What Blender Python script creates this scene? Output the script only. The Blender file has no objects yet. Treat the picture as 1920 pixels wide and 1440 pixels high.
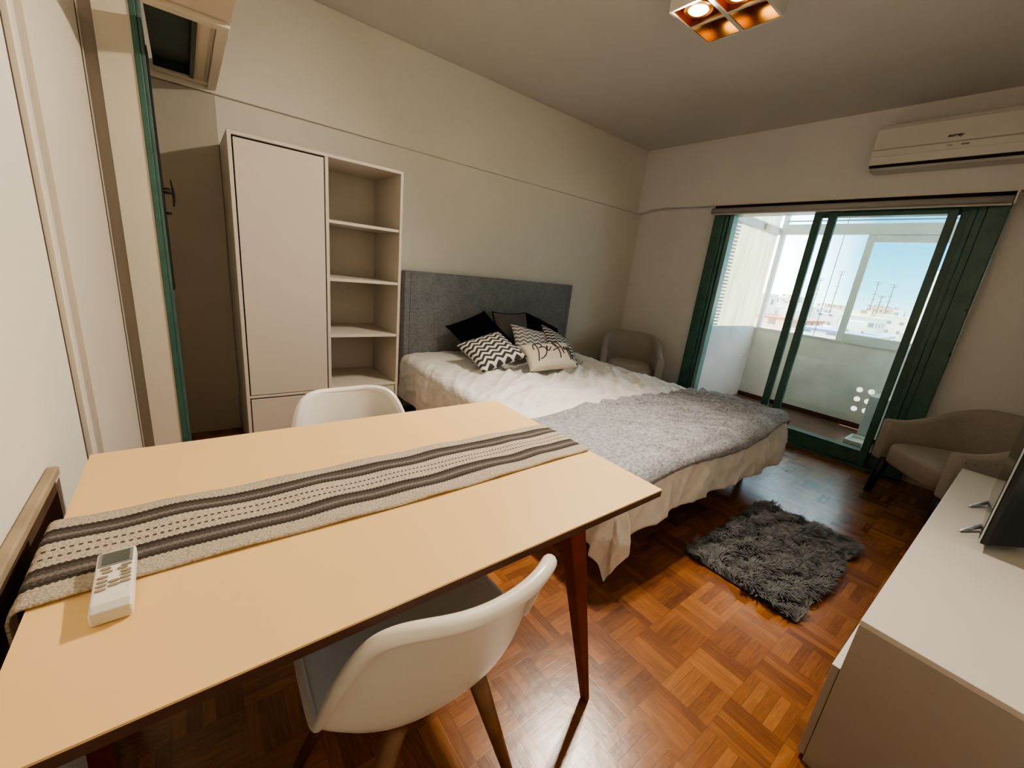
import bpy, bmesh, math, random
from mathutils import Vector, Matrix, noise
random.seed(7)
PI = math.pi
scene = bpy.context.scene
COL = scene.collection

# ------------------------------------------------------------------ helpers
def link(o, parent=None):
    COL.objects.link(o)
    if parent is not None:
        o.parent = parent
    return o

def thing(name, label, cat, loc=(0, 0, 0), rotz=0.0, group=None):
    o = bpy.data.objects.new(name, None)
    o.empty_display_size = 0.05
    link(o)
    o.location = loc
    o.rotation_euler = (0, 0, rotz)
    o['label'] = label
    o['category'] = cat
    if group:
        o['group'] = group
    return o

def tag(o, label, cat, group=None, kind=None):
    o['label'] = label
    o['category'] = cat
    if group:
        o['group'] = group
    if kind:
        o['kind'] = kind
    return o

class MB:
    def __init__(s):
        s.v = []; s.f = []; s.uv = {}
    def add(s, vs, fs, uvs=None):
        b = len(s.v)
        s.v += [tuple(v) for v in vs]
        for i, f in enumerate(fs):
            if uvs is not None:
                s.uv[len(s.f)] = uvs[i]
            s.f.append(tuple(b + k for k in f))
        return s
    def box(s, x0, x1, y0, y1, z0, z1, mat=None):
        vs = [Vector((x, y, z)) for z in (z0, z1) for y in (y0, y1) for x in (x0, x1)]
        if mat is not None:
            vs = [mat @ v for v in vs]
        fs = [(0, 2, 3, 1), (4, 5, 7, 6), (0, 1, 5, 4), (2, 6, 7, 3), (0, 4, 6, 2), (1, 3, 7, 5)]
        return s.add(vs, fs)
    def tube(s, pts, radii, n=12, cap=True):
        pts = [Vector(p) for p in pts]
        if not hasattr(radii, '__len__'):
            radii = [radii] * len(pts)
        rings = []
        up = Vector((0, 0, 1))
        d0 = (pts[1] - pts[0]).normalized()
        if abs(d0.dot(up)) > 0.95:
            up = Vector((1, 0, 0))
        a = d0.cross(up).normalized()
        for i, p in enumerate(pts):
            if i == 0: d = pts[1] - pts[0]
            elif i == len(pts) - 1: d = pts[-1] - pts[-2]
            else: d = pts[i + 1] - pts[i - 1]
            d.normalize()
            a = (a - d * a.dot(d)).normalized()
            b = d.cross(a)
            rings.append([p + (a * math.cos(t) + b * math.sin(t)) * radii[i]
                          for t in [2 * PI * k / n for k in range(n)]])
        vs = [v for r in rings for v in r]
        fs = []
        for i in range(len(pts) - 1):
            for k in range(n):
                k2 = (k + 1) % n
                fs.append((i * n + k, i * n + k2, (i + 1) * n + k2, (i + 1) * n + k))
        if cap:
            fs.append(tuple(range(n - 1, -1, -1)))
            fs.append(tuple((len(pts) - 1) * n + k for k in range(n)))
        return s.add(vs, fs)
    def taper(s, p0, p1, a0, b0, a1, b1):
        """rectangular post from p0 (half sizes a0,b0) to p1 (a1,b1)"""
        vs = []
        for p, a, b in ((p0, a0, b0), (p1, a1, b1)):
            for dx, dy in ((-1, -1), (1, -1), (1, 1), (-1, 1)):
                vs.append((p[0] + dx * a, p[1] + dy * b, p[2]))
        fs = [(3, 2, 1, 0), (4, 5, 6, 7)] + [(i, (i + 1) % 4, 4 + (i + 1) % 4, 4 + i) for i in range(4)]
        return s.add(vs, fs)
    def prism_xy(s, poly, z0, z1):
        n = len(poly)
        vs = [(x, y, z0) for x, y in poly] + [(x, y, z1) for x, y in poly]
        fs = [tuple(range(n - 1, -1, -1)), tuple(range(n, 2 * n))]
        fs += [(i, (i + 1) % n, n + (i + 1) % n, n + i) for i in range(n)]
        return s.add(vs, fs)
    def grid(s, fn, nu, nv, close_u=False, uvfn=None):
        vs = []
        for j in range(nv + 1):
            for i in range(nu if close_u else nu + 1):
                vs.append(fn(i / nu, j / nv))
        w = nu if close_u else nu + 1
        fs = []; uvs = []
        for j in range(nv):
            for i in range(nu):
                i2 = (i + 1) % w if close_u else i + 1
                fs.append((j * w + i, j * w + i2, (j + 1) * w + i2, (j + 1) * w + i))
                q = [(i / nu, j / nv), ((i + 1) / nu, j / nv), ((i + 1) / nu, (j + 1) / nv), (i / nu, (j + 1) / nv)]
                uvs.append(q if uvfn is None else [uvfn(*t) for t in q])
        return s.add(vs, fs, uvs)
    def build(s, name, mat, parent=None, smooth=False, bevel=0.0, seg=2, fix=True, solid=None, subsurf=0, off=None):
        me = bpy.data.meshes.new(name)
        vs = s.v
        if off is not None:
            vs = [(v[0] - off[0], v[1] - off[1], v[2] - off[2]) for v in vs]
        me.from_pydata(vs, [], s.f)
        if s.uv:
            ul = me.uv_layers.new(name='UVMap')
            for p in me.polygons:
                if p.index in s.uv:
                    for k, li in enumerate(p.loop_indices):
                        ul.data[li].uv = s.uv[p.index][k]
        if fix:
            bm = bmesh.new(); bm.from_mesh(me)
            bmesh.ops.recalc_face_normals(bm, faces=bm.faces)
            bm.to_mesh(me); bm.free()
        if smooth:
            me.polygons.foreach_set('use_smooth', [True] * len(me.polygons))
        me.materials.append(mat)
        o = bpy.data.objects.new(name, me)
        link(o, parent)
        if solid:
            m = o.modifiers.new('solid', 'SOLIDIFY'); m.thickness = solid[0]; m.offset = solid[1]
        if bevel > 0:
            m = o.modifiers.new('bev', 'BEVEL'); m.width = bevel; m.segments = seg
            m.limit_method = 'ANGLE'; m.angle_limit = math.radians(40)
        if subsurf:
            m = o.modifiers.new('sub', 'SUBSURF'); m.levels = subsurf; m.render_levels = subsurf
        return o

def struct(name, mb, mat, parent=None, **k):
    o = mb.build(name, mat, parent, **k)
    if parent is None:
        o['kind'] = 'structure'
    return o

def dup(root, loc, rotz, label=None):
    r = root.copy(); COL.objects.link(r); r.location = loc; r.rotation_euler = (0, 0, rotz)
    if label: r['label'] = label
    for ch in list(root.children):
        c = ch.copy(); COL.objects.link(c); c.parent = r
        for g in ch.children:
            d = g.copy(); COL.objects.link(d); d.parent = c
    return r

def sstep(a, b, x):
    t = max(0.0, min(1.0, (x - a) / (b - a)))
    return t * t * (3 - 2 * t)

# ------------------------------------------------------------------ materials
class NT:
    def __init__(s, name):
        s.m = bpy.data.materials.new(name); s.m.use_nodes = True
        s.t = s.m.node_tree; s.b = s.t.nodes['Principled BSDF']
        s.out = s.t.nodes['Material Output']
    def n(s, kind, **kw):
        nd = s.t.nodes.new(kind)
        for k, v in kw.items():
            setattr(nd, k, v)
        return nd
    def l(s, a, b):
        s.t.links.new(a, b)
    def put(s, sock, v):
        if hasattr(v, 'is_output'): s.l(v, sock)
        else: sock.default_value = v
    def math(s, op, a, b=None, c=None):
        nd = s.n('ShaderNodeMath', operation=op)
        s.put(nd.inputs[0], a)
        if b is not None: s.put(nd.inputs[1], b)
        if c is not None: s.put(nd.inputs[2], c)
        return nd.outputs[0]
    def mix(s, f, a, b, blend='MIX'):
        nd = s.n('ShaderNodeMix', data_type='RGBA', blend_type=blend)
        s.put(nd.inputs[0], f); s.put(nd.inputs[6], a); s.put(nd.inputs[7], b)
        return nd.outputs[2]
    def ramp(s, f, stops, interp='LINEAR'):
        nd = s.n('ShaderNodeValToRGB'); cr = nd.color_ramp; cr.interpolation = interp
        while len(cr.elements) > 1: cr.elements.remove(cr.elements[0])
        cr.elements[0].position = stops[0][0]; cr.elements[0].color = stops[0][1]
        for p, c in stops[1:]:
            e = cr.elements.new(p); e.color = c
        s.l(f, nd.inputs[0])
        return nd.outputs[0]
    def coord(s, what='Object'):
        return s.n('ShaderNodeTexCoord').outputs[what]
    def noise(s, vec, scale, detail=3.0, rough=0.5):
        nd = s.n('ShaderNodeTexNoise'); nd.inputs['Scale'].default_value = scale
        nd.inputs['Detail'].default_value = detail; nd.inputs['Roughness'].default_value = rough
        if vec is not None: s.l(vec, nd.inputs['Vector'])
        return nd.outputs['Fac']
    def mapping(s, vec, scale=(1, 1, 1), rot=(0, 0, 0), loc=(0, 0, 0)):
        nd = s.n('ShaderNodeMapping'); nd.inputs['Scale'].default_value = scale
        nd.inputs['Rotation'].default_value = rot; nd.inputs['Location'].default_value = loc
        s.l(vec, nd.inputs['Vector']); return nd.outputs[0]
    def sep(s, vec):
        nd = s.n('ShaderNodeSeparateXYZ'); s.l(vec, nd.inputs[0]); return nd.outputs
    def bump(s, h, strength=0.3, dist=0.01):
        nd = s.n('ShaderNodeBump'); nd.inputs['Strength'].default_value = strength
        nd.inputs['Distance'].default_value = dist
        s.l(h, nd.inputs['Height']); s.l(nd.outputs[0], s.b.inputs['Normal'])
    def base(s, col): s.put(s.b.inputs['Base Color'], col)
    def set(s, **kw):
        for k, v in kw.items():
            s.b.inputs[k.replace('_', ' ')].default_value = v
        return s

def C(r, g, b):
    return (r, g, b, 1.0)

def simple(name, col, rough=0.5, var=0.06, scale=6.0, bump=0.0, bscale=80.0, metal=0.0, **kw):
    t = NT(name)
    co = t.coord()
    f = t.noise(co, scale, 3)
    a = C(*[c * (1 - var) for c in col]); b = C(*[min(1, c * (1 + var)) for c in col])
    t.base(t.ramp(f, [(0.3, a), (0.7, b)]))
    t.set(Roughness=rough, Metallic=metal)
    for k, v in kw.items():
        t.b.inputs[k.replace('_', ' ')].default_value = v
    if bump > 0:
        t.bump(t.noise(co, bscale, 2), bump, 0.004)
    return t.m

M = {}
M['wall'] = simple('wall_paint', (0.75, 0.715, 0.63), 0.7, 0.02, 1.5, 0.08, 60)
M['wall2'] = simple('beam_paint', (0.74, 0.72, 0.695), 0.75, 0.03, 1.5, 0.08, 60)
M['ceil'] = simple('ceiling_paint', (0.64, 0.61, 0.575), 0.85, 0.03, 1.2, 0.06, 40)
M['trim'] = simple('trim_paint', (0.70, 0.635, 0.53), 0.45, 0.03, 3, 0.1, 20)
M['green'] = simple('green_enamel', (0.055, 0.135, 0.108), 0.35, 0.18, 9, 0.15, 25)
M['greend'] = simple('dark_green_enamel', (0.02, 0.045, 0.038), 0.4, 0.2, 6)
M['black'] = simple('black_plastic', (0.012, 0.012, 0.014), 0.45, 0.1)
M['gap'] = simple('shadow_gap', (0.02, 0.015, 0.01), 0.9, 0.1)
M['melamine'] = simple('white_melamine', (0.60, 0.55, 0.48), 0.42, 0.02, 2)
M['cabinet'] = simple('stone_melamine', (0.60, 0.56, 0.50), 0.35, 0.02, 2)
M['cabshade'] = simple('stone_melamine_shaded', (0.36, 0.325, 0.28), 0.45, 0.02, 2)  # darker copy of the melamine, shade of the unlit side put into the colour
M['laminate'] = simple('cream_laminate', (0.86, 0.585, 0.28), 0.5, 0.02, 2, Specular_IOR_Level=0.3)
M['mahogany'] = simple('mahogany', (0.13, 0.018, 0.010), 0.35, 0.3, 14)
M['core'] = simple('dark_table_edge', (0.075, 0.028, 0.014), 0.55, 0.25, 20)
M['shell'] = simple('white_polypropylene', (0.80, 0.75, 0.68), 0.32, 0.01, 3)
M['beech'] = simple('beech_leg', (0.22, 0.10, 0.04), 0.45, 0.2, 18)
M['railwood'] = simple('rail_wood', (0.40, 0.31, 0.21), 0.6, 0.15, 12)
M['darkwood'] = simple('dark_rail', (0.10, 0.06, 0.035), 0.7, 0.2, 12)
M['plastic'] = simple('white_plastic', (0.74, 0.70, 0.64), 0.4, 0.02)
M['acplastic'] = simple('ac_plastic', (0.66, 0.635, 0.59), 0.45, 0.02)
M['acgrey'] = simple('ac_grey', (0.46, 0.42, 0.365), 0.5, 0.03)
M['remote'] = simple('remote_plastic', (0.82, 0.79, 0.72), 0.35, 0.02)
M['remote2'] = simple('remote_cover', (0.60, 0.58, 0.50), 0.35, 0.03)
M['button'] = simple('button_rubber', (0.33, 0.28, 0.20), 0.6, 0.05)
M['lcd'] = simple('lcd_glass', (0.09, 0.105, 0.09), 0.15, 0.1)
M['bezelgrey'] = simple('lcd_bezel', (0.23, 0.23, 0.21), 0.3, 0.05)
M['tv'] = simple('tv_plastic', (0.016, 0.018, 0.024), 0.35, 0.1)
M['screen'] = simple('tv_screen', (0.006, 0.007, 0.009), 0.08, 0.1)
M['silver'] = simple('silver_plastic', (0.55, 0.57, 0.60), 0.25, 0.05, metal=0.9)
M['bronze'] = simple('bronze_reflector', (0.52, 0.29, 0.10), 0.28, 0.1, metal=1.0)
M['lamp'] = simple('lamp_enamel', (0.62, 0.60, 0.57), 0.45, 0.03)
M['bulboff'] = simple('bulb_glass_off', (0.20, 0.15, 0.10), 0.2, 0.1)
M['alu'] = simple('white_aluminium', (0.72, 0.74, 0.73), 0.45, 0.05)
M['blackfab'] = simple('black_velvet', (0.004, 0.004, 0.005), 0.95, 0.2, 20, Specular_IOR_Level=0.08)
M['base'] = simple('bed_base_fabric', (0.10, 0.075, 0.055), 0.9, 0.1, 30)
M['lettering'] = simple('brown_lettering', (0.06, 0.04, 0.03), 0.9, 0.1, 30)
M['balcony_paint'] = simple('balcony_paint', (0.76, 0.735, 0.70), 0.7, 0.09, 3.5, 0.1, 30)
M['sunhole'] = simple('vent_hole_rim', (0.95, 0.95, 0.92), 0.6, 0.02)
M['tile'] = simple('balcony_tile', (0.15, 0.075, 0.055), 0.3, 0.2, 5)
M['ground'] = simple('city_ground', (0.40, 0.38, 0.33), 0.9, 0.2, 0.05)
M['mast'] = simple('mast_steel', (0.16, 0.12, 0.12), 0.7, 0.1)
M['roof_tile'] = simple('roof_tile', (0.36, 0.13, 0.07), 0.85, 0.2, 0.6)
M['blueroof'] = simple('blue_grey_roof', (0.16, 0.20, 0.32), 0.7, 0.15, 0.4)

def mk_emit(name, col, strength):
    t = NT(name)
    t.b.inputs['Base Color'].default_value = C(1, 0.9, 0.7)
    t.b.inputs['Emission Color'].default_value = C(*col)
    t.b.inputs['Emission Strength'].default_value = strength
    return t.m
M['bulb'] = mk_emit('lit_bulb', (1.0, 0.80, 0.45), 9.0)
M['bulbfar'] = mk_emit('recessed_bulb', (1.0, 0.72, 0.34), 5.0)
M['bulbring'] = simple('bulb_ring', (0.75, 0.50, 0.22), 0.35, 0.05, metal=0.8)

def mk_glass():
    t = NT('window_glass')
    lw = t.n('ShaderNodeLayerWeight'); lw.inputs['Blend'].default_value = 0.25
    f = t.math('MULTIPLY_ADD', lw.outputs['Fresnel'], 0.35, 0.012)
    tr = t.n('ShaderNodeBsdfTransparent'); tr.inputs['Color'].default_value = C(0.95, 0.98, 0.975)
    gl = t.n('ShaderNodeBsdfGlossy'); gl.inputs['Roughness'].default_value = 0.02
    gl.inputs['Color'].default_value = C(0.9, 0.95, 1)
    mx = t.n('ShaderNodeMixShader')
    t.l(f, mx.inputs[0]); t.l(tr.outputs[0], mx.inputs[1]); t.l(gl.outputs[0], mx.inputs[2])
    t.l(mx.outputs[0], t.out.inputs['Surface'])
    return t.m
M['glass'] = mk_glass()

def mk_translucent():
    # corrugated translucent sheeting, stained in streaks, yellower towards the bottom and bluer towards the top
    t = NT('translucent_sheet')
    co = t.coord(); x, y, z = t.sep(co)
    wv = t.math('SINE', t.math('MULTIPLY', x, 95.0))
    stain = t.math('MULTIPLY_ADD', t.noise(t.mapping(co, (9, 6, 0.9)), 1.6, 5, 0.65), 2.6, -0.8)
    zc = t.math('MULTIPLY_ADD', z, 0.8, -0.75)
    colr = t.ramp(zc, [(0.0, C(0.62, 0.63, 0.50)), (0.4, C(0.56, 0.66, 0.70)), (1.0, C(0.44, 0.63, 0.80))])
    col = t.mix(t.math('MINIMUM', t.math('MAXIMUM', t.math('MULTIPLY', stain, 0.6), 0.0), 0.8), colr, C(0.30, 0.34, 0.33))
    di = t.n('ShaderNodeBsdfDiffuse'); tl = t.n('ShaderNodeBsdfTranslucent')
    t.l(col, di.inputs[0]); t.l(col, tl.inputs[0])
    bp = t.n('ShaderNodeBump'); bp.inputs['Strength'].default_value = 0.5; bp.inputs['Distance'].default_value = 0.01
    t.l(wv, bp.inputs['Height']); t.l(bp.outputs[0], di.inputs['Normal'])
    mx = t.n('ShaderNodeMixShader'); mx.inputs[0].default_value = 0.62
    t.l(di.outputs[0], mx.inputs[1]); t.l(tl.outputs[0], mx.inputs[2])
    t.l(mx.outputs[0], t.out.inputs['Surface'])
    return t.m
M['sheet'] = mk_translucent()

def mk_parquet():
    t = NT('basket_parquet')
    co = t.coord(); x, y, z = t.sep(co)
    S = 0.156; NS = 5.0
    px = t.math('MULTIPLY_ADD', x, 1 / S, 400.0 + 0.52); py = t.math('MULTIPLY_ADD', y, 1 / S, 400.0 - 0.37)
    cx = t.math('FLOOR', px); cy = t.math('FLOOR', py)
    fx = t.math('FRACT', px); fy = t.math('FRACT', py)
    par = t.math('MODULO', t.math('ADD', cx, cy), 2.0)
    def sel(a, b):   # par ? a : b
        return t.math('ADD', t.math('MULTIPLY', par, a), t.math('MULTIPLY', t.math('SUBTRACT', 1.0, par), b))
    across = sel(fx, fy); along = sel(fy, fx)
    st = t.math('MULTIPLY', across, NS)
    si = t.math('FLOOR', st); sf = t.math('FRACT', st)
    cv = t.n('ShaderNodeCombineXYZ')
    t.l(t.math('MULTIPLY_ADD', cx, 7.13, si), cv.inputs[0]); t.l(t.math('MULTIPLY', cy, 3.71), cv.inputs[1])
    wn = t.n('ShaderNodeTexWhiteNoise'); wn.noise_dimensions = '2D'; t.l(cv.outputs[0], wn.inputs['Vector'])
    cv2 = t.n('ShaderNodeCombineXYZ'); t.l(cx, cv2.inputs[0]); t.l(cy, cv2.inputs[1])
    wn2 = t.n('ShaderNodeTexWhiteNoise'); wn2.noise_dimensions = '2D'; t.l(cv2.outputs[0], wn2.inputs['Vector'])
    # grain stretched along the strips
    gv = t.n('ShaderNodeCombineXYZ')
    t.l(t.math('MULTIPLY', across, 26.0), gv.inputs[0]); t.l(t.math('MULTIPLY', along, 2.2), gv.inputs[1])
    t.l(t.math('MULTIPLY_ADD', wn.outputs['Value'], 60.0, t.math('MULTIPLY', cx, 1.7)), gv.inputs[2])
    grain = t.noise(gv.outputs[0], 1.0, 3, 0.6)
    blotch = t.noise(co, 2.3, 4, 0.6)
    v = t.math('ADD', t.math('MULTIPLY', wn.outputs['Value'], 0.30), t.math('MULTIPLY', grain, 0.50))
    v = t.math('ADD', v, t.math('MULTIPLY', wn2.outputs['Value'], 0.22))
    v = t.math('ADD', v, t.math('MULTIPLY_ADD', blotch, 0.7, -0.40))
    col = t.ramp(v, [(0.12, C(0.085, 0.028, 0.008)), (0.40, C(0.20, 0.070, 0.018)), (0.62, C(0.30, 0.115, 0.030)),
                     (0.95, C(0.46, 0.205, 0.062))])
    # gaps between strips and blocks
    e1 = t.math('MINIMUM', sf, t.math('SUBTRACT', 1.0, sf))
    e2 = t.math('MULTIPLY', t.math('MINIMUM', along, t.math('SUBTRACT', 1.0, along)), NS)
    e = t.math('MINIMUM', e1, e2)
    g = t.math('SMOOTH_MIN', 1.0, t.math('MULTIPLY', e, 18.0), 0.1)
    g = t.math('MAXIMUM', g, 0.0)
    col = t.mix(t.math('MULTIPLY_ADD', g, -0.45, 0.45), col, C(0.03, 0.012, 0.005))
    t.base(col)
    t.b.inputs['Roughness'].default_value = 0.27
    t.b.inputs['Coat Weight'].default_value = 0.06; t.b.inputs['Coat Roughness'].default_value = 0.25; t.b.inputs['Specular IOR Level'].default_value = 0.5
    hh = t.math('ADD', t.math('MULTIPLY', g, 0.10), t.math('MULTIPLY', t.noise(co, 26, 2), 0.9))
    hh = t.math('ADD', hh, t.math('MULTIPLY', wn.outputs['Value'], 0.12))
    t.bump(hh, 0.14, 0.004)
    return t.m
M['parquet'] = mk_parquet()

def mk_weave(name, c0, c1, scale=420, rough=0.9, bump=0.5, big=0.25):
    t = NT(name)
    co = t.coord(); x, y, z = t.sep(co)
    n1 = t.noise(t.mapping(co, (1, 1, 0.35)), scale, 2, 0.7)
    n2 = t.noise(t.mapping(co, (0.35, 0.35, 1)), scale, 2, 0.7)
    n3 = t.noise(co, 9, 3)
    v = t.math('ADD', t.math('MULTIPLY', n1, 0.5), t.math('MULTIPLY', n2, 0.5))
    v = t.math('ADD', v, t.math('MULTIPLY_ADD', n3, big, -big / 2))
    t.base(t.ramp(v, [(0.30, C(*c0)), (0.70, C(*c1))]))
    t.set(Roughness=rough)
    t.b.inputs['Sheen Weight'].default_value = 0.15
    t.bump(v, bump, 0.003)
    return t.m
M['headboard'] = mk_weave('grey_linen_weave', (0.12, 0.127, 0.135), (0.32, 0.33, 0.34), 120)
M['throw'] = mk_weave('grey_marl_knit', (0.07, 0.07, 0.075), (0.52, 0.53, 0.56), 150, big=0.12)
def add_creases(m, rot, sc, strength, dist):
    nt = m.node_tree; b = nt.nodes['Principled BSDF']
    old = b.inputs['Normal'].links[0].from_socket
    tc = nt.nodes.new('ShaderNodeTexCoord'); mp = nt.nodes.new('ShaderNodeMapping')
    mp.inputs['Rotation'].default_value = (0, 0, rot); mp.inputs['Scale'].default_value = sc
    nz_ = nt.nodes.new('ShaderNodeTexNoise'); nz_.noise_type = 'RIDGED_MULTIFRACTAL'
    nz_.inputs['Scale'].default_value = 3.0; nz_.inputs['Detail'].default_value = 1.5; nz_.inputs['Distortion'].default_value = 0.4
    bp = nt.nodes.new('ShaderNodeBump'); bp.inputs['Strength'].default_value = strength; bp.inputs['Distance'].default_value = dist
    nt.links.new(tc.outputs['Object'], mp.inputs[0]); nt.links.new(mp.outputs[0], nz_.inputs['Vector'])
    nt.links.new(nz_.outputs['Fac'], bp.inputs['Height']); nt.links.new(old, bp.inputs['Normal']); nt.links.new(bp.outputs[0], b.inputs['Normal'])
add_creases(M['throw'], 0.55, (0.45, 2.6, 1.0), 0.6, 0.03)
M['armfab'] = mk_weave('taupe_upholstery', (0.31, 0.275, 0.24), (0.42, 0.37, 0.325), 260, bump=0.2, big=0.1)
M['greycush'] = mk_weave('grey_taupe_cloth', (0.085, 0.075, 0.07), (0.16, 0.14, 0.13), 260, bump=0.2)
M['rugbase'] = simple('rug_backing', (0.05, 0.05, 0.052), 0.95, 0.2, 30)

def mk_duvet():
    t = NT('white_cotton')
    co = t.coord()
    n = t.noise(co, 14, 4, 0.55); n2 = t.noise(co, 45, 3, 0.6)
    t.base(t.ramp(n, [(0.3, C(0.82, 0.795, 0.76)), (0.7, C(0.90, 0.875, 0.84))]))
    t.set(Roughness=0.75)
    t.b.inputs['Sheen Weight'].default_value = 0.1
    rg = t.n('ShaderNodeTexNoise', noise_type='RIDGED_MULTIFRACTAL')
    rg.inputs['Scale'].default_value = 5.0; rg.inputs['Detail'].default_value = 2.5; rg.inputs['Distortion'].default_value = 0.6
    t.l(t.mapping(co, (1.5, 0.62, 1.0), (0, 0, 0.62)), rg.inputs['Vector'])
    t.bump(t.math('ADD', t.math('MULTIPLY', rg.outputs['Fac'], 0.55), t.math('ADD', t.math('MULTIPLY', n, 0.3), t.math('MULTIPLY', n2, 0.12))), 0.75, 0.03)
    return t.m
M['duvet'] = mk_duvet()

def mk_chevron(name, dark, light, n_zig=5.0, n_str=8.0, amp=0.45):
    t = NT(name)
    u, v, _ = t.sep(t.coord('UV'))
    tri = t.math('PINGPONG', t.math('MULTIPLY', u, n_zig * 2), 1.0)
    ph = t.math('MULTIPLY_ADD', v, n_str, t.math('MULTIPLY', tri, amp * 1.3))
    f = t.math('FRACT', ph)
    s = t.math('LESS_THAN', f, 0.5)
    nz = t.noise(t.coord(), 200, 2)
    col = t.mix(s, C(*light), C(*dark))
    col = t.mix(t.math('MULTIPLY', nz, 0.18), col, C(0.5, 0.48, 0.45))
    t.base(col); t.set(Roughness=0.85)
    t.bump(nz, 0.2, 0.002)
    return t.m
M['chev'] = mk_chevron('black_chevron_print', (0.012, 0.012, 0.013), (0.80, 0.77, 0.72))
M['chevg'] = mk_chevron('grey_chevron_print', (0.22, 0.215, 0.22), (0.82, 0.81, 0.79))
M['cream'] = simple('cream_canvas', (0.74, 0.68, 0.58), 0.85, 0.06, 12, 0.3, 90)

def mk_runner():
    t = NT('striped_runner_weave')
    u, v, _ = t.sep(t.coord('UV'))          # u metres along, v 0..1 from the far edge
    co = t.n('ShaderNodeCombineXYZ'); t.l(u, co.inputs[0]); t.l(t.math('MULTIPLY', v, 0.22), co.inputs[1])
    zz = t.math('MULTIPLY', t.math('PINGPONG', t.math('MULTIPLY', u, 135.0), 0.5), 0.026)
    w = t.math('MULTIPLY', t.math('SINE', t.math('MULTIPLY', u, 21.0)), 0.011)
    w2 = t.math('MULTIPLY', t.math('SINE', t.math('MULTIPLY', u, 47.0)), 0.005)
    vv = t.math('ADD', v, zz)
    cream = C(0.66, 0.575, 0.46); pale = C(0.70, 0.60, 0.49)
    k = C(0.022, 0.017, 0.015); g1 = C(0.085, 0.072, 0.068); g2 = C(0.26, 0.235, 0.225)
    stops = [(0.0, cream), (0.135, cream), (0.14, k), (0.175, k), (0.185, g1), (0.225, g1), (0.24, g2), (0.262, g2), (0.275, g1),
             (0.30, g1), (0.305, k), (0.335, k), (0.34, pale), (0.62, pale), (0.625, k), (0.66, k), (0.67, g1), (0.70, g1),
             (0.72, g2), (0.74, g2), (0.755, g1), (0.785, g1), (0.79, k), (0.825, k), (0.83, cream), (1.0, cream)]
    inner = t.math('ADD', vv, t.math('ADD', w, w2))
    col = t.ramp(inner, stops)
    # two dotted lines
    dash = t.math('LESS_THAN', t.math('FRACT', t.math('MULTIPLY', u, 100.0)), 0.52)
    for c in (0.435, 0.525):
        band = t.math('LESS_THAN', t.math('ABSOLUTE', t.math('SUBTRACT', v, c)), 0.011)
        col = t.mix(t.math('MULTIPLY', band, dash), col, C(0.085, 0.045, 0.03))
    vo = t.n('ShaderNodeTexVoronoi'); vo.inputs['Scale'].default_value = 260
    t.l(t.mapping(co.outputs[0], (1, 1.6, 1)), vo.inputs['Vector'])
    col = t.mix(t.math('MULTIPLY', vo.outputs['Distance'], 0.55), col, C(0.10, 0.075, 0.05))
    t.base(col); t.set(Roughness=0.9)
    t.bump(t.math('SUBTRACT', 1.0, vo.outputs['Distance']), 0.6, 0.004)
    return t.m
M['runner'] = mk_runner()

def mk_fur():
    t = NT('rug_fur')
    co = t.coord()
    n = t.noise(co, 30, 3); n2 = t.noise(co, 300, 1)
    v = t.math('ADD', t.math('MULTIPLY', n, 0.55), t.math('MULTIPLY', n2, 0.45))
    t.base(t.ramp(v, [(0.3, C(0.045, 0.045, 0.047)), (0.7, C(0.20, 0.195, 0.19))]))
    t.set(Roughness=0.75)
    return t.m
M['fur'] = mk_fur()

def mk_building(name, wall, win):
    t = NT(name)
    x, y, z = t.sep(t.coord())
    cv = t.n('ShaderNodeCombineXYZ'); t.l(t.math('ADD', x, y), cv.inputs[0]); t.l(z, cv.inputs[1])
    br = t.n('ShaderNodeTexBrick'); br.offset = 0.0
    br.inputs['Color1'].default_value = C(*win); br.inputs['Color2'].default_value = C(*[min(1, c * 1.25) for c in win])
    br.inputs['Mortar'].default_value = C(*wall); br.inputs['Scale'].default_value = 1.0
    br.inputs['Mortar Size'].default_value = 0.95; br.inputs['Mortar Smooth'].default_value = 0.0
    br.inputs['Brick Width'].default_value = 3.1; br.inputs['Row Height'].default_value = 2.9
    t.l(cv.outputs[0], br.inputs['Vector'])
    n = t.noise(t.coord(), 0.35, 3)
    t.base(t.mix(t.math('MULTIPLY', n, 0.15), br.outputs['Color'], C(0.8, 0.74, 0.62)))
    t.set(Roughness=0.85)
    return t.m
BM = [mk_building('facade_white', (0.72, 0.68, 0.60), (0.13, 0.14, 0.16)),
      mk_building('facade_cream', (0.70, 0.58, 0.38), (0.16, 0.12, 0.09)),
      mk_building('facade_grey', (0.50, 0.51, 0.54), (0.10, 0.12, 0.17)),
      mk_building('facade_rose', (0.60, 0.36, 0.26), (0.14, 0.09, 0.08))]

# ------------------------------------------------------------------ camera
f_px = 760.0221
cam_d = bpy.data.cameras.new('camera'); cam = bpy.data.objects.new('camera', cam_d); link(cam)
cam_d.sensor_fit = 'HORIZONTAL'; cam_d.sensor_width = 36.0; cam_d.lens = f_px / 1920 * 36.0
cam_d.clip_start = 0.02; cam_d.clip_end = 3000
R_ = Vector((0.78893248, -0.60536905, 0.10542227)); U_ = Vector((0.08573095, 0.27832365, 0.95665362)); F_ = Vector((0.60847001, 0.74569716, -0.27147743))
mw = Matrix.Identity(4)
for i in range(3):
    mw[i][0] = R_[i]; mw[i][1] = U_[i]; mw[i][2] = -F_[i]
mw[0][3], mw[1][3], mw[2][3] = -4.1589, -3.1729, 1.2521
cam.matrix_world = mw
scene.camera = cam

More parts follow.
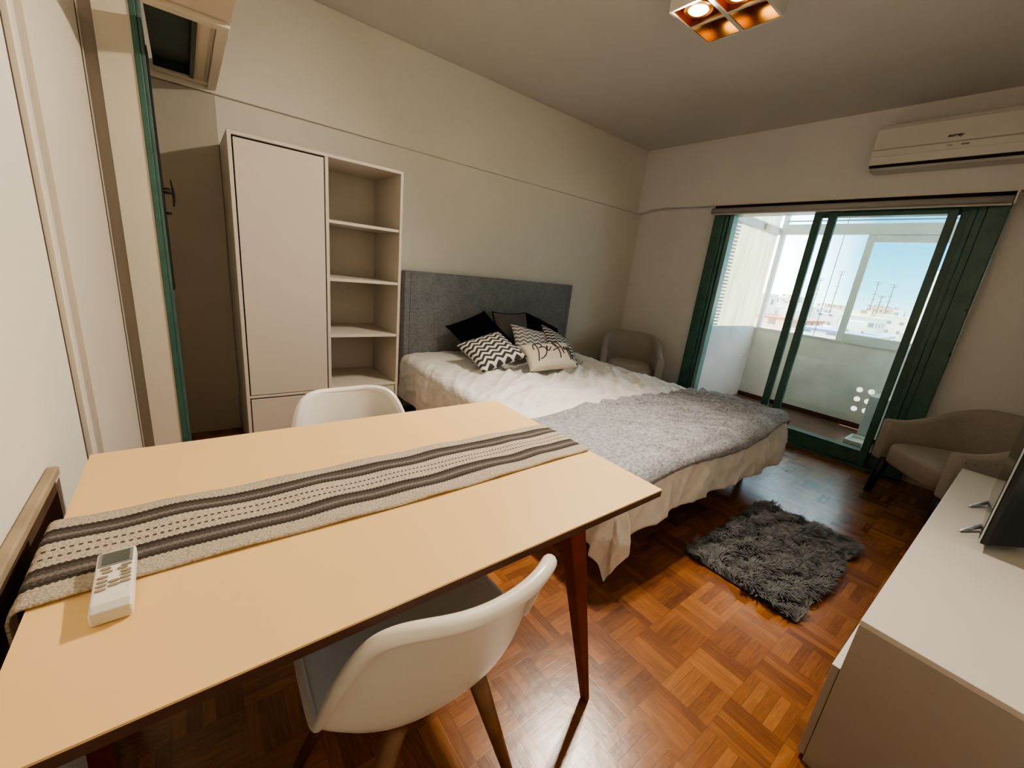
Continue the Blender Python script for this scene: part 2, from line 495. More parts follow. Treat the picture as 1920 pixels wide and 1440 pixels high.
# ------------------------------------------------------------------ world, sun, lamps
SKY_S = 3.0
SUN_S = 32.0
def mk_world():
    w = bpy.data.worlds.new('sky'); scene.world = w; w.use_nodes = True
    nt = w.node_tree; nt.nodes.clear()
    out = nt.nodes.new('ShaderNodeOutputWorld'); bg = nt.nodes.new('ShaderNodeBackground')
    tc = nt.nodes.new('ShaderNodeTexCoord'); sp = nt.nodes.new('ShaderNodeSeparateXYZ')
    nt.links.new(tc.outputs['Generated'], sp.inputs[0])
    rp = nt.nodes.new('ShaderNodeValToRGB'); cr = rp.color_ramp
    cr.elements[0].position = 0.0; cr.elements[0].color = C(0.55, 0.85, 0.95)
    cr.elements[1].position = 1.0; cr.elements[1].color = C(0.7, 0.95, 1.4)
    for p, c in ((0.03, (0.22, 0.68, 0.85)), (0.10, (0.07, 0.45, 0.70)), (0.22, (0.04, 0.33, 0.62)), (0.34, (0.80, 1.05, 1.30)), (0.5, (1.2, 1.4, 1.6))):
        e = cr.elements.new(p); e.color = C(*c)
    nt.links.new(sp.outputs[2], rp.inputs[0])
    # hazy white glow towards the north (+y)
    g = nt.nodes.new('ShaderNodeMapRange'); g.inputs[1].default_value = 0.22; g.inputs[2].default_value = 0.52
    nt.links.new(sp.outputs[1], g.inputs[0])
    g2 = nt.nodes.new('ShaderNodeMath'); g2.operation = 'MULTIPLY'
    g3 = nt.nodes.new('ShaderNodeMapRange'); g3.inputs[1].default_value = 0.42; g3.inputs[2].default_value = 0.05
    nt.links.new(sp.outputs[2], g3.inputs[0])
    nt.links.new(g.outputs[0], g2.inputs[0]); nt.links.new(g3.outputs[0], g2.inputs[1])
    mx = nt.nodes.new('ShaderNodeMix'); mx.data_type = 'RGBA'
    nt.links.new(g2.outputs[0], mx.inputs[0]); nt.links.new(rp.outputs[0], mx.inputs[6]); mx.inputs[7].default_value = C(4.5, 4.7, 4.7)
    # upper ramp, out of view, is brightened to add daylight indoors
    nt.links.new(mx.outputs[2], bg.inputs[0]); bg.inputs[1].default_value = SKY_S
    nt.links.new(bg.outputs[0], out.inputs[0])
mk_world()

def lamp_obj(name, kind, loc, energy, col, target=None, **kw):
    d = bpy.data.lights.new(name, kind); d.energy = energy; d.color = col
    for k, v in kw.items(): setattr(d, k, v)
    o = bpy.data.objects.new(name, d); link(o); o.location = loc
    if target is not None:
        o.rotation_euler = (Vector(target) - Vector(loc)).to_track_quat('-Z', 'Y').to_euler()
    return o
lamp_obj('sun_light', 'SUN', (0, 0, 30), SUN_S, (1.0, 0.95, 0.86), target=(-0.02 * 30, -0.78 * 30, 30 - 0.62 * 30), angle=0.01)
WARM = (1.0, 0.88, 0.73)
LAMP_W = 135
SPOTS = [(-2.073, -1.728), (-2.073, -1.918)]

# ------------------------------------------------------------------ room shell
H = 2.662
struct('floor', MB().box(-4.62, 0.16, -3.80, 0.15, -0.10, 0.0), M['parquet'])
struct('ceiling', MB().box(-4.62, 0.35, -3.80, 0.15, H, H + 0.12), M['ceil'])
wb = MB().box(-4.62, 0.35, 0.0, 0.15, -0.1, 2.015)
wb.box(-4.62, 0.35, -0.018, 0.15, 2.015, H)
struct('wall_back', wb, M['wall'], bevel=0.004)
wl = MB().box(-4.62, -4.42, -3.80, -1.955, -0.1, H).box(-4.62, -4.42, -1.955, 0.0, -0.1, H)
struct('wall_left', wl, M['wall'])
struct('wall_front', MB().box(-4.62, 0.35, -3.80, -3.64, -0.1, H), M['wall'])
WX = 0.085     # lower window wall, set back under the beam
ww = MB().box(WX, 0.30, -0.94, 0.0, -0.1, 2.10).box(WX, 0.30, -3.64, -2.857, -0.1, 2.10).box(WX, 0.30, -2.857, -0.94, 2.0, 2.10)
struct('wall_window', ww, M['wall2'])
# beam over the window, lower edge curving down into the corner
poly = [(0.0, H), (0.0, 2.018), (-0.05, 2.02), (-0.10, 2.03), (-0.16, 2.046), (-0.24, 2.058), (-0.36, 2.062), (-3.64, 2.062), (-3.64, H)]
bmv = MB(); n = len(poly)
bmv.add([(0.0, y, z) for y, z in poly] + [(0.30, y, z) for y, z in poly],
        [tuple(range(n)), tuple(range(2 * n - 1, n - 1, -1))] + [(i, n + i, n + (i + 1) % n, (i + 1) % n) for i in range(n)])
struct('trim_beam', bmv, M['wall2'])

# left wall: mouldings of the closed door, the gap beside it and the reveal up to the corner
p1 = [(-4.42, -1.682), (-4.409, -1.680), (-4.406, -1.672), (-4.406, -1.640), (-4.411, -1.632), (-4.418, -1.628), (-4.418, -1.542),
      (-4.408, -1.540), (-4.408, -1.530), (-4.414, -1.520), (-4.414, -0.588), (-4.42, -0.588)]
struct('trim_casing', MB().prism_xy(p1, 0.0, H), M['trim'])
p2 = [(-4.42, -0.570), (-4.409, -0.570), (-4.409, -0.558), (-4.42, -0.552)]
struct('trim_reveal', MB().prism_xy(p2, 0.0, H), M['trim'])
struct('trim_recess', MB().box(-4.4178, -4.4168, -1.6275, -1.5425, 0.0, H).box(-4.42, -4.370, -0.515, -0.40, 0.0, H), simple('trim_paint_shaded', (0.43, 0.385, 0.335), 0.5, 0.03, 3))  # greyer colour paints in the shade on the turned-away faces
struct('trim_gap', MB().box(-4.4195, -4.413, -0.587, -0.571, 0.0, H), M['gap'])
struct('trim_seam', MB().box(-4.4198, -4.4185, -1.689, -1.684, 0.0, H), M['darkwood'])
struct('wall_stub', MB().box(-4.370, -4.2565, -0.55, -0.40, 0.0, H), M['trim'])
# green door frame with latch
dr = bpy.data.objects.new('door_1', None); link(dr); dr['kind'] = 'structure'; dr.location = (-4.238, -0.55, 0)
L = (-4.238, -0.55, 0)
MB().box(-4.2565, -4.234, -0.556, -0.36, 0.0, 2.60).build('door_frame', M['green'], dr, off=L, bevel=0.003)
MB().box(-4.234, -4.221, -0.548, -0.36, 0.0, 2.60).build('door_edge', simple('green_enamel_light', (0.075, 0.15, 0.13), 0.4, 0.2, 8), dr, off=L, bevel=0.002)
MB().box(-4.221, -4.2135, -0.54, -0.42, 0.978, 2.00).build('door_seal', M['black'], dr, off=L)
hd = MB().tube([(-4.214, -0.53, 1.424), (-4.182, -0.53, 1.424)], 0.0065, 10)
hd.tube([(-4.214, -0.53, 1.440), (-4.188, -0.53, 1.440)], 0.0045, 8)
hd.tube([(-4.184, -0.53, 1.482), (-4.180, -0.53, 1.45), (-4.178, -0.53, 1.424), (-4.178, -0.53, 1.395), (-4.182, -0.53, 1.366)], [.003, .005, .0065, .0055, .004], 8)
hd.build('door_handle', M['gap'], dr, smooth=True, off=L)
MB().tube([(-4.2135, -0.53, 1.333), (-4.192, -0.53, 1.333)], 0.006, 8).build('door_keyhole', M['gap'], dr, smooth=True, off=L)
struct('wall_shade', MB().box(-4.2565, -3.952, -0.012, 0.0, 0.0, 2.010), simple('wall_shade_grey', (0.50, 0.46, 0.395), 0.5, 0.04, 2))  # darker sheet on the back wall, painted in for the wardrobe's shadow
# overhead built-in loft box with a recessed well, above the entrance
SZ = 2.032
LT = SZ + 0.065
sf = MB().box(-4.205, -3.945, -1.38, -0.915, SZ + 0.012, LT).box(-4.05, -3.945, -0.915, -0.019, SZ + 0.012, LT).box(-4.205, -4.05, -0.085, -0.019, SZ + 0.012, LT)
struct('ceiling_loft', sf, simple('loft_paint', (0.70, 0.60, 0.48), 0.5, 0.04, 3))
st_ = MB().box(-4.205, -3.945, -0.935, -0.885, SZ, SZ + 0.016).box(-3.985, -3.945, -0.885, -0.0195, SZ, SZ + 0.016).box(-4.205, -3.985, -0.105, -0.075, SZ, SZ + 0.016)
struct('trim_loft', st_, M['trim'], bevel=0.003)
struct('trim_groove', MB().box(-4.0, -3.987, -0.885, -0.02, SZ + 0.008, SZ + 0.0125).box(-4.205, -3.95, -0.965, -0.958, SZ + 0.008, SZ + 0.0125), M['acgrey'])
wl_ = MB().box(-4.062, -4.045, -0.913, -0.087, SZ + 0.004, LT).box(-4.205, -4.0635, -0.913, -0.89, SZ + 0.02, LT).box(-4.205, -4.0635, -0.11, -0.087, SZ + 0.02, LT).box(-4.205, -4.0635, -0.913, -0.087, LT - 0.015, LT)
struct('trim_well', wl_, M['greend'])
# wooden chair rail on the left wall
rl = thing('chair_rail', 'pale wooden rail on the white wall behind the short end of the table', 'rail', (-4.42, -2.7, 0.70))
L = (-4.42, -2.7, 0.70)
MB().box(-4.4195, -4.402, -3.6, -2.03, 0.748, 0.766).build('rail_cap', M['railwood'], rl, off=L, bevel=0.003)
MB().box(-4.4195, -4.407, -3.6, -2.05, 0.62, 0.7478).build('rail_board', M['darkwood'], rl, off=L)
struct('baseboard_left', MB().box(-4.42, -4.398, -3.64, -1.69, 0.0, 0.075), M['green'])
struct('trim_footshade', MB().box(-4.4195, -4.410, -3.64, -1.69, 0.0752, 0.095), M['gap'])  # black strip painted in as the shadow line above the baseboard

# ------------------------------------------------------------------ balcony door
win = bpy.data.objects.new('window_1', None); link(win); win['kind'] = 'structure'; win.location = (0, -1.9, 0)
L = (0, -1.9, 0)
yl, yr = -0.938, -2.856
MB().box(0.0, 0.09, yl - 0.096, yl, 0.0, 2.0).box(0.02, 0.14, yl - 0.12, yl - 0.096, 0.0, 2.0).build('frame_jamb', M['green'], win, off=L, bevel=0.003)
gm = simple('pale_green_frame', (0.20, 0.34, 0.31), 0.35, 0.1)
MB().box(0.06, 0.15, yl - 0.165, yl - 0.125, 0.0, 2.0).build('frame_strip', gm, win, off=L, bevel=0.003)
MB().box(0.0, 0.10, yr, yr + 0.093, 0.0, 2.0).build('frame_panel', M['green'], win, off=L, bevel=0.003)
MB().box(0.02, 0.12, yr + 0.096, yr + 0.135, 0.0, 2.0).box(0.03, 0.15, yr + 0.139, yr + 0.172, 0.0, 2.0).build('frame_jamb', M['green'], win, off=L, bevel=0.003)
MB().box(0.0, 0.15, yr, yl, 1.972, 2.055).build('frame_head', M['green'], win, off=L)
MB().box(0.0, 0.15, yr, yl, 0.0, 0.018).build('frame_track', M['green'], win, off=L)
MB().box(-0.012, 0.0, yr + 0.005, yr + 0.012, 1.30, 1.32).box(-0.02, 0.0, yr - 0.006, yr + 0.004, 0.99, 1.015).build('frame_latch', M['black'], win, off=L)
def sash(y0, y1, x0, x1, ls, rs, br):
    s = MB().box(x0, x1, y0 - ls, y0, 0.02, 1.97).box(x0, x1, y1, y1 + rs, 0.02, 1.97)
    s.box(x0, x1, y1 + rs, y0 - ls, 1.932, 1.97).box(x0, x1, y1 + rs, y0 - ls, 0.02, br)
    o = s.build('sash', M['green'], win, off=L, bevel=0.003)
    xm = (x0 + x1) / 2
    MB().box(xm - 0.002, xm + 0.002, y1 + rs, y0 - ls, br, 1.932).build('pane', M['glass'], o, off=L)
    return o
sash(-1.888, -2.632, 0.015, 0.050, 0.058, 0.050, 0.14)
sash(-1.770, -2.690, 0.060, 0.095, 0.060, 0.050, 0.14)

bl = thing('roller_blind', 'rolled up grey roller blind above the green balcony door', 'blind', (-0.05, -1.9, 1.985))
L = (-0.05, -1.9, 1.985)
MB().tube([(-0.05, -0.935, 2.000), (-0.05, -2.862, 2.000)], 0.023, 20).build('roll', simple('blind_fabric', (0.42, 0.40, 0.37), 0.8, 0.04, 8), bl, smooth=True, off=L)
MB().box(-0.048, -0.030, -2.862, -0.935, 1.966, 1.978).build('bottom_bar', simple('blind_bar', (0.62, 0.60, 0.56), 0.5, 0.03), bl, off=L, bevel=0.003)
for y in (-0.925, -2.872):
    MB().box(-0.078, 0.0, y - 0.005, y + 0.005, 1.97, 2.056).build('bracket', M['plastic'], bl, off=L, bevel=0.002)
MB().box(-0.006, -0.0005, -2.86, -0.91, 2.056, 2.066).build('lit_edge_strip', M['plastic'], bl, off=L)  # pale strip stands for the lit lower edge of the beam
MB().box(-0.003, -0.001, -2.86, -0.93, 2.0, 2.055).build('shade_strip', M['gap'], bl, off=L)  # dark sheet stands for the shade between blind and beam

# ------------------------------------------------------------------ balcony
BX = 1.40
def S(name, mb, mat, **k):
    return struct(name, mb, mat, **k)
S('floor_balcony', MB().box(0.16, 1.60, -4.2, -0.95, -0.12, -0.002), M['tile'])
par = MB().box(BX, BX + 0.12, -4.2, -0.95, -0.1, 0.87)
pa = S('wall_parapet', par, M['balcony_paint'])
hl = mk_emit('hole_glow', (1.0, 0.98, 0.92), 1.1)  # glowing discs stand for the sunlit outside seen through the holes
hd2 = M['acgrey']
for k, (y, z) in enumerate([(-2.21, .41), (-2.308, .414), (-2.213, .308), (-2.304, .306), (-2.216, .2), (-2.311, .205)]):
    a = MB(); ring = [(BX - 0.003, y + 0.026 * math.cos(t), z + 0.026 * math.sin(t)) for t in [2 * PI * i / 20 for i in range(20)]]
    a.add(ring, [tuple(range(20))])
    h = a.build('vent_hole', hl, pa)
    if k % 2:
        b = MB(); rg = [(BX - 0.0045, y - 0.006 + 0.007 * math.cos(t), z + 0.002 + 0.006 * math.sin(t)) for t in [2 * PI * i / 10 for i in range(10)]]
        b.add(rg, [tuple(range(10))]); b.build('vent_hub', hd2, h)
S('baseboard_balcony', MB().box(BX - 0.012, BX - 0.001, -4.2, -1.03, -0.0, 0.05), M['core'])
S('wall_balcony_left', MB().box(0.12, BX + 0.12, -1.034, -0.95, -0.1, 0.87), simple('balcony_side_paint', (0.76, 0.735, 0.71), 0.7, 0.05, 4, 0.1, 30))
S('wall_balcony_right', MB().box(0.30, BX + 0.12, -4.3, -4.2, -0.1, 2.45), M['balcony_paint'])
S('wall_outer', MB().box(0.12, 0.30, -4.6, -3.64, -30, 12).box(0.14, 0.30, -0.93, 9, -30, 12).box(0.16, 0.30, -3.7, -0.9, -30, -0.12), BM[0])
S('ceiling_balcony', MB().box(0.14, BX + 0.16, -4.3, -0.93, 2.45, 2.60).box(0.30, BX + 0.16, -4.3, -0.93, 2.60, 9.0), M['balcony_paint'])
# front glazing
w2 = bpy.data.objects.new('window_2', None); link(w2); w2['kind'] = 'structure'; w2.location = (BX, -2.2, 0.87)
L = (BX, -2.2, 0.87)
MB().box(BX - 0.01, BX + 0.06, -4.2, -1.07, 1.975, 2.085).build('frame_rail', M['alu'], w2, off=L, bevel=0.004)
MB().box(BX - 0.012, BX + 0.06, -1.08, -1.035, 0.87, 2.45).build('frame_post', M['alu'], w2, off=L, bevel=0.004)
MB().box(BX - 0.01, BX + 0.06, -4.2, -1.08, 2.41, 2.45).build('frame_head', M['alu'], w2, off=L)
MB().box(BX - 0.01, BX + 0.08, -4.2, -1.08, 0.868, 0.885).build('window_sill', M['alu'], w2, off=L)
s2 = MB().box(BX, BX + 0.03, -1.925, -1.86, 0.885, 1.975).box(BX, BX + 0.03, -3.10, -3.04, 0.885, 1.975)
s2.box(BX, BX + 0.03, -3.04, -1.925, 0.885, 0.965).box(BX, BX + 0.03, -3.04, -1.925, 1.905, 1.975)
so = s2.build('sash', M['alu'], w2, off=L, bevel=0.004)
MB().box(BX + 0.012, BX + 0.015, -3.04, -1.925, 0.965, 1.905).build('pane', M['glass'], so, off=L)
MB().box(BX + 0.043, BX + 0.046, -3.0, -1.08, 0.885, 1.975).build('pane', M['glass'], w2, off=L)
MB().box(BX + 0.025, BX + 0.028, -4.2, -1.08, 2.085, 2.41).build('transom_pane', M['glass'], w2, off=L)
MB().box(BX + 0.02, BX + 0.026, -1.652, -1.646, 0.885, 2.41).build('sash_seal', M['bezelgrey'], w2, off=L)
MB().box(BX + 0.01, BX + 0.03, -4.2, -1.08, 2.115, 2.128).build('transom_bar', simple('transom_bar_blue', (0.28, 0.48, 0.60), 0.5, 0.05), w2, off=L)
# side glazing with translucent sheeting and louvre strip
w3 = bpy.data.objects.new('window_3', None); link(w3); w3['kind'] = 'structure'; w3.location = (0.7, -1.0, 0.87)
L = (0.7, -1.0, 0.87)
MB().box(0.14, 1.37, -1.02, -1.008, 0.87, 1.965).build('translucent_panel', M['sheet'], w3, off=L)
MB().box(0.12, 1.40, -1.034, -0.985, 1.965, 2.045).build('frame_rail', M['alu'], w3, off=L, bevel=0.004)
MB().box(0.12, 1.40, -1.03, -1.0, 0.868, 0.89).build('window_sill', M['alu'], w3, off=L)
MB().box(0.14, 1.37, -1.02, -1.012, 2.045, 2.45).build('transom_panel', M['sheet'], w3, off=L)
lv = MB()
z = 0.90
while z < 1.95:
    lv.box(0.22, 0.40, -1.030, -1.020, z, z + 0.017); z += 0.036
lv.build('louvre_strip', simple('louvre_beige', (0.52, 0.52, 0.46), 0.6, 0.08), w3, off=L)
MB().box(0.93, 1.05, -1.06, -1.034, 1.962, 2.03).build('junction_box', simple('yellowed_plastic', (0.62, 0.58, 0.36), 0.5, 0.05), w3, off=L, bevel=0.005)
# things standing on the balcony
ac2 = thing('condenser_unit', 'grey outdoor air conditioner standing low on the balcony floor behind the glass', 'air conditioner', (1.12, -2.75, 0))
L = (1.12, -2.75, 0)
MB().box(0.98, 1.28, -3.10, -2.372, 0.03, 0.44).build('casing', simple('condenser_paint', (0.55, 0.56, 0.55), 0.5, 0.04), ac2, off=L, bevel=0.01)
MB().box(1.0, 1.26, -3.0, -2.9, 0.0, 0.03).build('foot', M['black'], ac2, off=L)
MB().box(1.0, 1.26, -2.5, -2.4, 0.0, 0.03).build('foot', M['black'], ac2, off=L)
gr = MB()
for k in range(9):
    gr.box(0.972, 0.980, -3.05, -2.55, 0.09 + k * 0.037, 0.10 + k * 0.037)
gr.build('grille', M['bezelgrey'], ac2, off=L)
tr = thing('plastic_tray', 'small white tray lying on the balcony floor by the door track', 'tray', (0.78, -2.42, 0))
L = (0.78, -2.42, 0)
ty = MB().box(0.64, 0.93, -2.49, -2.35, 0.0, 0.012).box(0.64, 0.655, -2.49, -2.35, 0.012, 0.045).box(0.915, 0.93, -2.49, -2.35, 0.012, 0.045)
ty.box(0.655, 0.915, -2.49, -2.478, 0.012, 0.045).box(0.655, 0.915, -2.362, -2.35, 0.012, 0.045)
ty.build('tray_body', simple('tray_plastic', (0.66, 0.64, 0.60), 0.5, 0.05), tr, off=L, bevel=0.003)

# ------------------------------------------------------------------ city far below
S('ground_city', MB().box(20, 1400, -700, 1100, -30.2, -30), M['ground'])
GB = 'hazy city blocks beyond the balcony'
def building(x, y, w, d, top, mat, label, group=None, roofmat=None, parts=True):
    b = thing('apartment_building', label, 'building', (x, y, -30), 0, group)
    h = top + 30
    MB().box(-d / 2, d / 2, -w / 2, w / 2, 0, h).build('facade', mat, b)
    MB().box(-d / 2 - 0.2, d / 2 + 0.2, -w / 2 - 0.2, w / 2 + 0.2, h, h + 0.35).build('roof', roofmat or BM[0], b)
    if parts:
        MB().box(-d * 0.15, d * 0.2, -w * 0.2, w * 0.1, h + 0.35, h + 1.6 + 0.8 * random.random()).build('roof_tank', random.choice(BM), b)
    return b
building(68, 1.0, 9.0, 14, 5.6, BM[1], 'tall cream building at the right edge of the city view')
building(71, 13.6, 9, 10, -2.6, BM[0], 'low pale building with a blue grey roof below the right window pane', roofmat=M['blueroof'])
building(76, 23.2, 8, 10, -2.0, BM[3], 'rose walled block with a tiled roof beside the sliding window frame', roofmat=M['roof_tile'])
building(81, 33.5, 9, 10, 1.6, BM[0], 'white block with rows of dark windows left of the sliding window frame')
LBL = 'pale flat roofed block in the hazy city beyond the balcony windows'
rows = [(50, (-6.5, -4.2), 6), (88, (-6.0, -1.8), 7), (125, (-5.5, -0.4), 8), (175, (-4.5, 1.2), 9), (240, (-3.0, 2.8), 10), (330, (-2.0, 4.5), 11)]
for D, (z0, z1), cnt in rows:
    for k in range(cnt):
        ang = -0.12 + (0.62 + 0.12) * (k + 0.5) / cnt + random.uniform(-0.08, 0.08) * 0.74 / cnt
        y = -3.2 + D * ang
        w = D * 0.74 / cnt * random.uniform(0.55, 0.80)
        if 60 < D < 100 and -12 < y < 40:
            continue
        building(D + random.uniform(-6, 6), y, w, random.uniform(8, 14), random.uniform(z0, z1), random.choice([BM[0], BM[0], BM[1], BM[1], BM[2], BM[3]]), LBL, GB, parts=D < 260)
# radio masts
def mast(x, y, z0, z1, label):
    o = thing('radio_mast', label, 'mast', (x, y, z0))
    h = z1 - z0
    MB().tube([(0, 0, -8), (0, 0, h)], 0.16, 6).build('mast_pole', M['mast'], o)
    c = MB()
    for fz, ww_ in ((0.98, 1.3), (0.9, 0.9), (0.55, 0.7), (0.35, 0.6)):
        c.tube([(0, -ww_, h * fz), (0, ww_, h * fz)], 0.12, 6)
    c.build('crossbar', M['mast'], o)
mast(190, 47.0, 1, 13.5, 'thin radio mast, taller of the pair left of the sliding window frame')
mast(190, 53.0, 1, 10.5, 'thin radio mast, shorter of the pair left of the sliding window frame')
mast(200, 37.5, 1, 11.2, 'thin radio mast in the right pane, leftmost of the three there')
mast(200, 32.8, 1, 10.6, 'thin radio mast in the right pane, rightmost of the three there')
mast(200, 35.2, 1, 6.2, 'short radio mast in the right pane, between two taller masts')

# ------------------------------------------------------------------ wardrobe
wx0, wx1, wy, wz = -3.948, -3.027, -0.483, 1.766
wr = thing('wardrobe', 'tall white wardrobe with one door and open shelves against the back wall', 'wardrobe', ((wx0 + wx1) / 2, -0.25, 0))
L = ((wx0 + wx1) / 2, -0.25, 0)
dv0, dv1 = -3.494, -3.476
yb = -0.006
c = MB().box(wx0, wx0 + 0.018, wy, yb, 0, wz).box(wx1 - 0.018, wx1, wy, yb, 0, wz)
c.box(wx0 + 0.018, wx1 - 0.018, wy, yb, wz - 0.018, wz).box(wx0 + 0.018, wx1 - 0.018, wy + 0.02, yb, 0.0, 0.06)
c.box(dv0, dv1, wy, yb, 0.06, wz - 0.018).box(wx0 + 0.018, dv0, wy, yb, 0.357, 0.372).box(dv1, wx1 - 0.018, wy, yb, 0.366, 0.384)
c.build('carcass', M['melamine'], wr, off=L, bevel=0.0015, seg=1)
MB().box(wx0 + 0.018, wx1 - 0.018, yb - 0.012, yb, 0.06, wz - 0.018).build('back_panel', M['melamine'], wr, off=L)
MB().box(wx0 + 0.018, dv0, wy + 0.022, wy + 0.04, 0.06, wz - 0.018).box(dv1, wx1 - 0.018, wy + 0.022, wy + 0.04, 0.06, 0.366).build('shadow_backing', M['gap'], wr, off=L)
MB().box(wx0 + 0.0245, dv0 - 0.006, wy + 0.001, wy + 0.02, 0.376, wz - 0.027).build('door', M['melamine'], wr, off=L, bevel=0.0015, seg=1)
MB().box(wx0 + 0.0235, dv0 - 0.005, wy + 0.001, wy + 0.02, 0.065, 0.349).build('drawer', M['melamine'], wr, off=L, bevel=0.0015, seg=1)
MB().box(dv1 + 0.005, wx1 - 0.0225, wy + 0.001, wy + 0.02, 0.065, 0.361).build('drawer', M['melamine'], wr, off=L, bevel=0.0015, seg=1)
for z in (0.733, 1.083, 1.418):
    MB().box(dv1 + 0.0005, wx1 - 0.0185, wy + 0.004, yb - 0.0125, z - 0.018, z).build('shelf', M['melamine'], wr, off=L, bevel=0.001, seg=1)

# ------------------------------------------------------------------ bed
bed = thing('double_bed', 'wide double bed with grey fabric headboard against the back wall', 'bed', (-1.9, -1.2, 0))
L = (-1.9, -1.2, 0)
hb = MB().box(-2.823, -0.953, -0.082, -0.004, 0.08, 1.155).build('headboard', M['headboard'], bed, off=L, bevel=0.012, seg=3)
MB().box(-2.775, -2.772, -0.0835, -0.081, 0.1, 1.15).box(-1.004, -1.001, -0.0835, -0.081, 0.1, 1.15).build('headboard_seam', M['greycush'], hb, off=L)
MB().box(-2.79, -1.02, -2.24, -0.09, 0.17, 0.33).build('bed_base', M['base'], bed, off=L, bevel=0.02)
MB().box(-2.80, -1.01, -2.26, -0.09, 0.335, 0.44).build('mattress', M['duvet'], bed, off=L, bevel=0.04, seg=3)
for x, y in ((-1.19, -2.19), (-2.62, -2.19), (-1.19, -0.3), (-2.62, -0.3), (-1.9, -2.19)):
    MB().tube([(x, y, 0.0), (x, y, 0.172)], [0.022, 0.033], 14).build('leg', M['black'], bed, off=L, smooth=True)

HX, BCX, BL, BY0, RR, ZT = 0.94, -1.90, 2.235, -0.095, 0.065, 0.474
def nz(x, y, z=0.0):
    return noise.noise(Vector((x, y, z)))
def wrinkle(s, t):
    # creases fanning from the pillows towards the foot
    a = -0.62 + 0.35 * nz(s * 0.8, t * 0.8, 3.1)
    ca, sa = math.cos(a), math.sin(a)
    p, q = s * ca - t * sa, s * sa + t * ca
    r1 = 1 - abs(nz(p * 9.0 + 1.5 * nz(s * 2, t * 2, 9), q * 2.2, 1.0)) * 2.0
    r2 = 1 - abs(nz(p * 17.0 + nz(s * 3, t * 3, 5), q * 4.5, 5.0)) * 2.0
    m = 0.25 + 0.75 * sstep(-0.75, -0.45, s) * sstep(0.25, 0.7, t)
    r3 = 1 - abs(nz(p * 4.2 + 2.0 * nz(s * 1.5, t * 1.5, 19), q * 1.1, 11.0)) * 2.2
    m *= 1 - 0.75 * sstep(1.35, 1.7, t)
    m *= 1 - 0.55 * sstep(0.5, 0.85, s)
    w = 0.034 * max(0, r1) ** 1.7 + 0.014 * max(0, r2) ** 1.6 + 0.030 * max(0, r3) ** 2.4
    return w * m + 0.010 * nz(s * 2.2, t * 2.2, 7.0)
def drape(s, t, lift=0.0, wr_=1.0):
    right = s > 0
    ex = max(0.0, abs(s) - (HX - RR)); ey = max(0.0, t - (BL - RR))
    p = 6.0 if right else 2.0
    d = 0.0 if ex + ey == 0 else (ex ** p + ey ** p) ** (1 / p)
    sx = math.copysign(min(abs(s), HX - RR), s); ty_ = min(t, BL - RR)
    nx, ny = 0.0, 0.0
    if d > 0:
        hh = math.hypot(ex, ey); nx = math.copysign(ex / hh, s); ny = -ey / hh
    r = RR + lift
    if d < RR * PI / 2:
        out = r * math.sin(d / RR); dn = r * (1 - math.cos(d / RR))
        nzc = math.cos(d / RR); no = math.sin(d / RR)
    else:
        e = d - RR * PI / 2
        out = r + e * 0.02; dn = r + e * 0.995; nzc = 0.0; no = 1.0
        arc = (t if abs(nx) > abs(ny) else s)
        k = min(1.0, e / 0.18)
        out += k * (0.014 * math.sin(arc * 17 + 2.5 * nz(arc * 2, 0, 4)) + 0.022 * nz(arc * 3.1, e * 3, 2.0) + 0.012)
        cr = 1 - abs(nz(arc * 5.5 + e * 4, e * 5 - arc * 3, 6.0)) * 2.2; cr2 = 1 - abs(nz(arc * 17 - e * 6, e * 9, 16.0)) * 2.2
        out += 0.017 * max(0, cr) ** 1.8 * min(1.0, e / 0.05) * (1 - 0.5 * sstep(0.1, 0.3, e)) + 0.006 * max(0, cr2) ** 1.6 * (1 - sstep(0.05, 0.2, e))
        if not right and ex > 0.05 and ey > 0.05:
            out += 0.05 * k
    zt = ZT + lift + 0.022 * math.exp(-(t / 0.45) ** 2) - 0.012 * sstep(0.55, 0.92, abs(s) ) 
    w = wrinkle(s, t) * wr_
    w *= 0.35 + 0.65 * (1 - min(1, d / 0.1))
    x = BCX + sx + nx * out + nx * no * w
    y = BY0 - ty_ + ny * out + ny * no * w
    z = zt - dn + nzc * w
    return (x, y, max(z, 0.02))
dl_, dr_, df_ = 0.335, 0.27, 0.275
def duv(u, v):
    s = -(HX - RR) - dl_ - RR * 0.57 + u * (2 * (HX - RR) + dl_ + dr_ + 2 * RR * 0.57)
    tl = BL - RR + RR * 0.57 + df_ + 0.02 * math.sin(s * 3.3 + 0.6) + 0.03 * sstep(-0.5, -1.0, s)
    t = v * tl
    return drape(s, t)
dv = MB().grid(duv, 250, 250)
duvet = dv.build('duvet', M['duvet'], None, smooth=True, off=(-1.9, -1.2, 0.47), solid=(0.012, -1.0))
duvet.location = (-1.9, -1.2, 0.47)
tag(duvet, 'rumpled white duvet spread over the bed, hanging over its foot', 'duvet')
